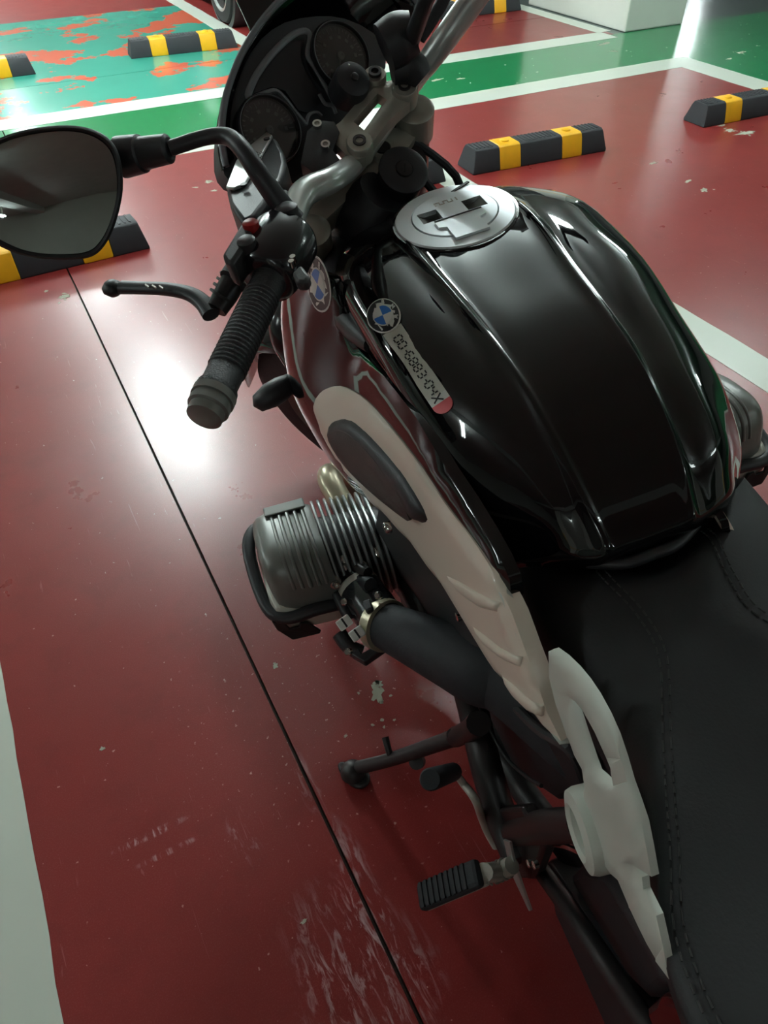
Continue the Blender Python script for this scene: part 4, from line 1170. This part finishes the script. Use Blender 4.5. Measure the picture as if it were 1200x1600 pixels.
# ---- mirror on its stalk
stem = part('mirror_stalk', tube([U(462, 345, z=1.075), U(438, 318, z=1.095), U(405, 272, z=1.125), U(380, 235, z=1.145), U(362, 217, z=1.152), U(343, 212, z=1.155), U(315, 216, z=1.156), U(265, 232, z=1.155)], [.0115, .0115, .0105, .0095, .009, .0085, .008, .008], 16, 6), M['plastic'], smooth=70)
obj('stalk_nut', lathe([(.012, 0), (.012, .006), (.007, .009), (.004, .009)], U(449, 332, z=1.092), (0, 0, 1), 20), M['plastic'], stem)
MC = U(100, 305, z=1.15)
MN = unit(A3([-.93, -.06, .26]))
def MP(p, o=0.0): return UP(p[0], p[1], MC, MN) + MN * o
mo = [(0, 216), (40, 203), (90, 196), (130, 198), (160, 209), (180, 228), (190, 258), (192, 295), (186, 330), (174, 365), (158, 390), (138, 402), (105, 405), (60, 403), (20, 393), (-25, 368), (-55, 330), (-60, 285), (-40, 242)]
mcen = A3([75., 300.])
rings = []
for s, o in ((.93, .002), (.965, .006), (1.0, .004), (1.0, -.004), (.98, -.018), (.90, -.034), (.70, -.046), (.40, -.052), (.05, -.054)):
    rings.append([MP(mcen + (A3(p) - mcen) * s, o) for p in smooth_poly(mo, 3)])
n = len(rings[0])
V = [p for r in rings for p in r]
F = [(i * n + k, i * n + (k + 1) % n, (i + 1) * n + (k + 1) % n, (i + 1) * n + k) for i in range(len(rings) - 1) for k in range(n)] + [tuple(range((len(rings) - 1) * n, len(rings) * n))]
mh = part('mirror_housing', (V, F), M['plastic'], smooth=60)
gp_ = smooth_poly([mcen + (A3(p) - mcen) * .93 + A3([-1, 2]) for p in mo], 3)
obj('mirror_glass', sheet([tuple(p) for p in gp_], lambda p, o: MP(p, .003 + o - .0000022 * ((p[0] - 75) ** 2 + (p[1] - 300) ** 2) * .12), step=24, thick=.002), M['mirror'], mh, smooth=80)
c0, c1 = U(190, 246, z=1.152), U(266, 232, z=1.155)
obj('mirror_collar', tube([c0, c0 + (c1 - c0) * .42, c0 + (c1 - c0) * .45, c0 + (c1 - c0) * .96, c1], [.021, .019, .0165, .0145, .011], 20, 1), M['plastic'], mh, smooth=30)

# ---- instrument panel: plane facing the rider
DN = unit(SA * .80 - SF * .60)
DC = ST(-.01, .115, .0)
def DP(p, o=0.0): return UP(p[0], p[1], DC, DN) + DN * o
back = [(350, 250), (352, 190), (362, 140), (385, 95), (412, 55), (450, 28), (500, 18), (545, 22), (590, 45), (610, 80), (600, 120), (560, 165), (535, 200), (515, 240), (490, 270), (450, 285), (400, 290), (365, 280)]
dash = part('instrument_panel', sheet(smooth_poly(back, 2), lambda p, o: DP(p, o - .012), step=22, bulge=.004, width=12, thick=.03), M['dash'], smooth=60)
def dial(px, py, rx, name):
    c0 = DP((px, py), .006)
    d = obj(name, lathe([(rx * 1.02, -.02), (rx * 1.04, .006), (rx * 1.0, .010), (rx * .93, .010), (rx * .90, .002)], c0, DN, 48, cap=False), M['plastic_gloss'], dash, smooth=40)
    return c0, d
pxm = 1155.0 / (np.dot(DC - EYE, MB @ RW[:, 2]))
for (px, py, rr) in ((527, 93, 50 / pxm), (417, 208, 50 / pxm)):
    c0, d = dial(px, py, rr, 'dial_bezel')
    u_, v_, _ = frame(DN, SR)
    f_ = part('dial_face', lathe([(rr * .92, .0), (rr * .92, .002)], c0, DN, 40), M['dial'])
    gs = []
    for k in range(28):
        a = math.radians(-130 + k * 260 / 27)
        e = SF * math.cos(a) * 1.0 + SR * math.sin(a)
        e = unit(e - DN * np.dot(e, DN))
        t = np.cross(DN, e)
        L_ = rr * (.16 if k % 3 == 0 else .08)
        gs.append(box(c0 + DN * .0023 + e * (rr * .84 - L_ / 2), (L_, rr * .028, .0005), [e, t, DN]))
        if k % 3 == 0: gs.append(box(c0 + DN * .0023 + e * rr * .58, (rr * .10, rr * .11, .0005), [e, t, DN]))
    obj('dial_marks', join(*gs), M['dialmark'], f_, smooth=0)
    e = unit(SR * -.6 - SF * .5); e = unit(e - DN * np.dot(e, DN))
    obj('dial_needle', join(box(c0 + DN * .004 + e * rr * .3, (rr * .75, rr * .04, .001), [e, np.cross(DN, e), DN]), lathe([(rr * .12, .002), (rr * .12, .006)], c0, DN, 20)), M['dialmark'], f_, smooth=0)
    obj('dial_ring', lathe([(rr * .99, .009), (rr * .97, .0115), (rr * .95, .009)], c0, DN, 48, cap=False), M['dashgrey'], f_, smooth=60)
    obj('dial_lens', lathe([(rr * .94, .0072), (rr * .94, .0078), (rr * .5, .0088), (.001, .009), (.001, .0084), (rr * .5, .0082), (rr * .94, .0072)], c0, DN, 40, cap=False), M['lens'], f_, smooth=80)
# grey trim lines of the panel between the dials
def trim(pts, w, o=.006):
    return tube([DP(p, o) for p in pts], [w] * len(pts), 8, 4, flat=.6)
obj('panel_trim', join(trim([(388, 158), (386, 148), (400, 118), (425, 85), (455, 58), (475, 52), (482, 62), (478, 90), (488, 108), (512, 150), (520, 165)], .0045), trim([(388, 158), (400, 153), (425, 145), (440, 155), (460, 180), (475, 198)], .0052), trim([(475, 198), (480, 182), (492, 178), (500, 184)], .003), trim([(496, 150), (505, 165), (516, 168), (522, 180)], .003)), M['dashgrey'], dash, smooth=60)
obj('display_window', sheet([tuple(p) for p in [(396, 146), (405, 122), (430, 88), (458, 64), (472, 62), (470, 92), (478, 112), (505, 158), (480, 176), (466, 172), (446, 142), (425, 135)]], lambda p, o: DP(p, .0 + o), step=30, thick=.004), M['dial'], dash)
# black bracket with two bolts beside the bar clamp
bk = part('instrument_bracket', sheet([(480, 205), (498, 188), (522, 190), (530, 205), (520, 235), (540, 262), (520, 282), (490, 270), (470, 255)], lambda p, o: US(p[0], p[1], .006) + SA * o, step=16, bulge=.004, width=5, thick=.02), M['plastic'])
for p in ((496, 197), (509, 229)):
    obj('bracket_bolt', lathe([(.006, 0), (.006, .005), (.0035, .005), (.003, .002)], US(*p, .011), SA, 14), M['chrome'], bk)
hc = US(551, 126, .02)
pod = part('warning_switch', lathe([(.024, -.03), (.0245, -.004), (.022, .004), (.012, .007)], hc, unit(SA - SF * .5), 28), M['plastic'], smooth=50)
obj('switch_glint', box(US(543, 106, .03), (.012, .004, .003), [unit(SR + SF * .2), unit(SF - SR * .2), SA]), M['chrome'], pod, bevel=.001)  # bright reflection modelled as a small chrome bar
obj('switch_bolt', lathe([(.005, .0), (.005, .010), (.003, .011)], hc, unit(SA - SF * .5), 14), M['steel'], pod)
# right side black controls behind the clamp
part('brake_reservoir', join(tube([US(600, 75, .05), US(625, 60, .055), US(648, 50, .06)], [.028, .03, .024], 16), tube([US(612, 110, .02), US(640, 105, .02), US(660, 125, .01)], [.018, .022, .016], 14)), M['plastic'], smooth=60)
part('brake_hose', tube([US(655, 60, .06), US(672, 35, .07), US(690, 5, .08), US(705, -30, .08)], .008, 10), M['rubber'])
part('mirror_stalk', tube([US(640, 70, .05), US(655, 30, .10), US(668, -5, .14), US(690, -50, .17)], [.011, .010, .009, .008], 12), M['plastic'])

# ---- cowl and smoked wind screen
rim = [(352, 262), (346, 232), (345, 200), (350, 160), (360, 125), (374, 90), (392, 58), (412, 30), (438, 2), (470, -22), (520, -38), (575, -40), (622, -22), (648, 10), (640, 48), (612, 84)]
R0 = [DP(p, .004) for p in rim]
cen = DP((490, 120), .004)
cow = [[q + (cen - q) * .10 - DN * .006 for q in R0], R0, [q - DN * .012 + (cen - q) * -.015 for q in R0], [q - DN * .05 + (cen - q) * .26 for q in R0], [q - DN * .10 + (cen - q) * .6 for q in R0], [q - DN * .13 + (cen - q) * .9 for q in R0]]
part('headlamp_cowl', grid(loft(cow, 2, 3)), M['black'], smooth=70)
obj('cowl_rim', tube(R0, .0045, 8, 4), M['dashgrey'], bike, smooth=60)  # highlight along the cowl edge drawn as a grey bead
scr0 = R0[6:14]
up = unit(SA * .55 - SF * .35)
scr = []
for k, (h, sp_) in enumerate(((0, .02), (.03, .16), (.07, .34), (.10, .48), (.125, .62))):
    mid = cen + SF * .04 + SR * .05 - SA * .02
    scr.append([q + SF * (.02 + .02 * k) * 0 + unit(SF * .75 + SA * .66) * h + (mid - q) * sp_ for q in scr0])
part('wind_screen', grid(loft(scr, 2, 3)), M['screen'], smooth=70, solid=.003)
part('headlamp', lathe([(.02, -.07), (.055, -.05), (.070, 0), (.067, .008), (.04, .014), (.001, .016)], DP((505, 130), .0) - DN * .15 , unit(SF - SA * .2), 36), M['chrome'], smooth=60)

# ---- front indicator and black duct on the left
part('front_indicator', lathe([(.001, -.045), (.012, -.038), (.019, -.01), (.020, .01), (.014, .035), (.001, .042)], U(432, 612, z=.75), unit(A3([-.25, 1, -.12])), 20), M['plastic'], smooth=80)
part('indicator_stem', tube([U(470, 598, z=.75), U(520, 585, z=.75)], .008, 10), M['plastic'])
part('cooler_duct', tube([U(446, 470, z=.82), U(440, 500, z=.80), U(443, 535, z=.77), U(455, 572, z=.73)], [.012, .022, .022, .012], 16, 5, flat=.5), M['plastic_gloss'], smooth=70)
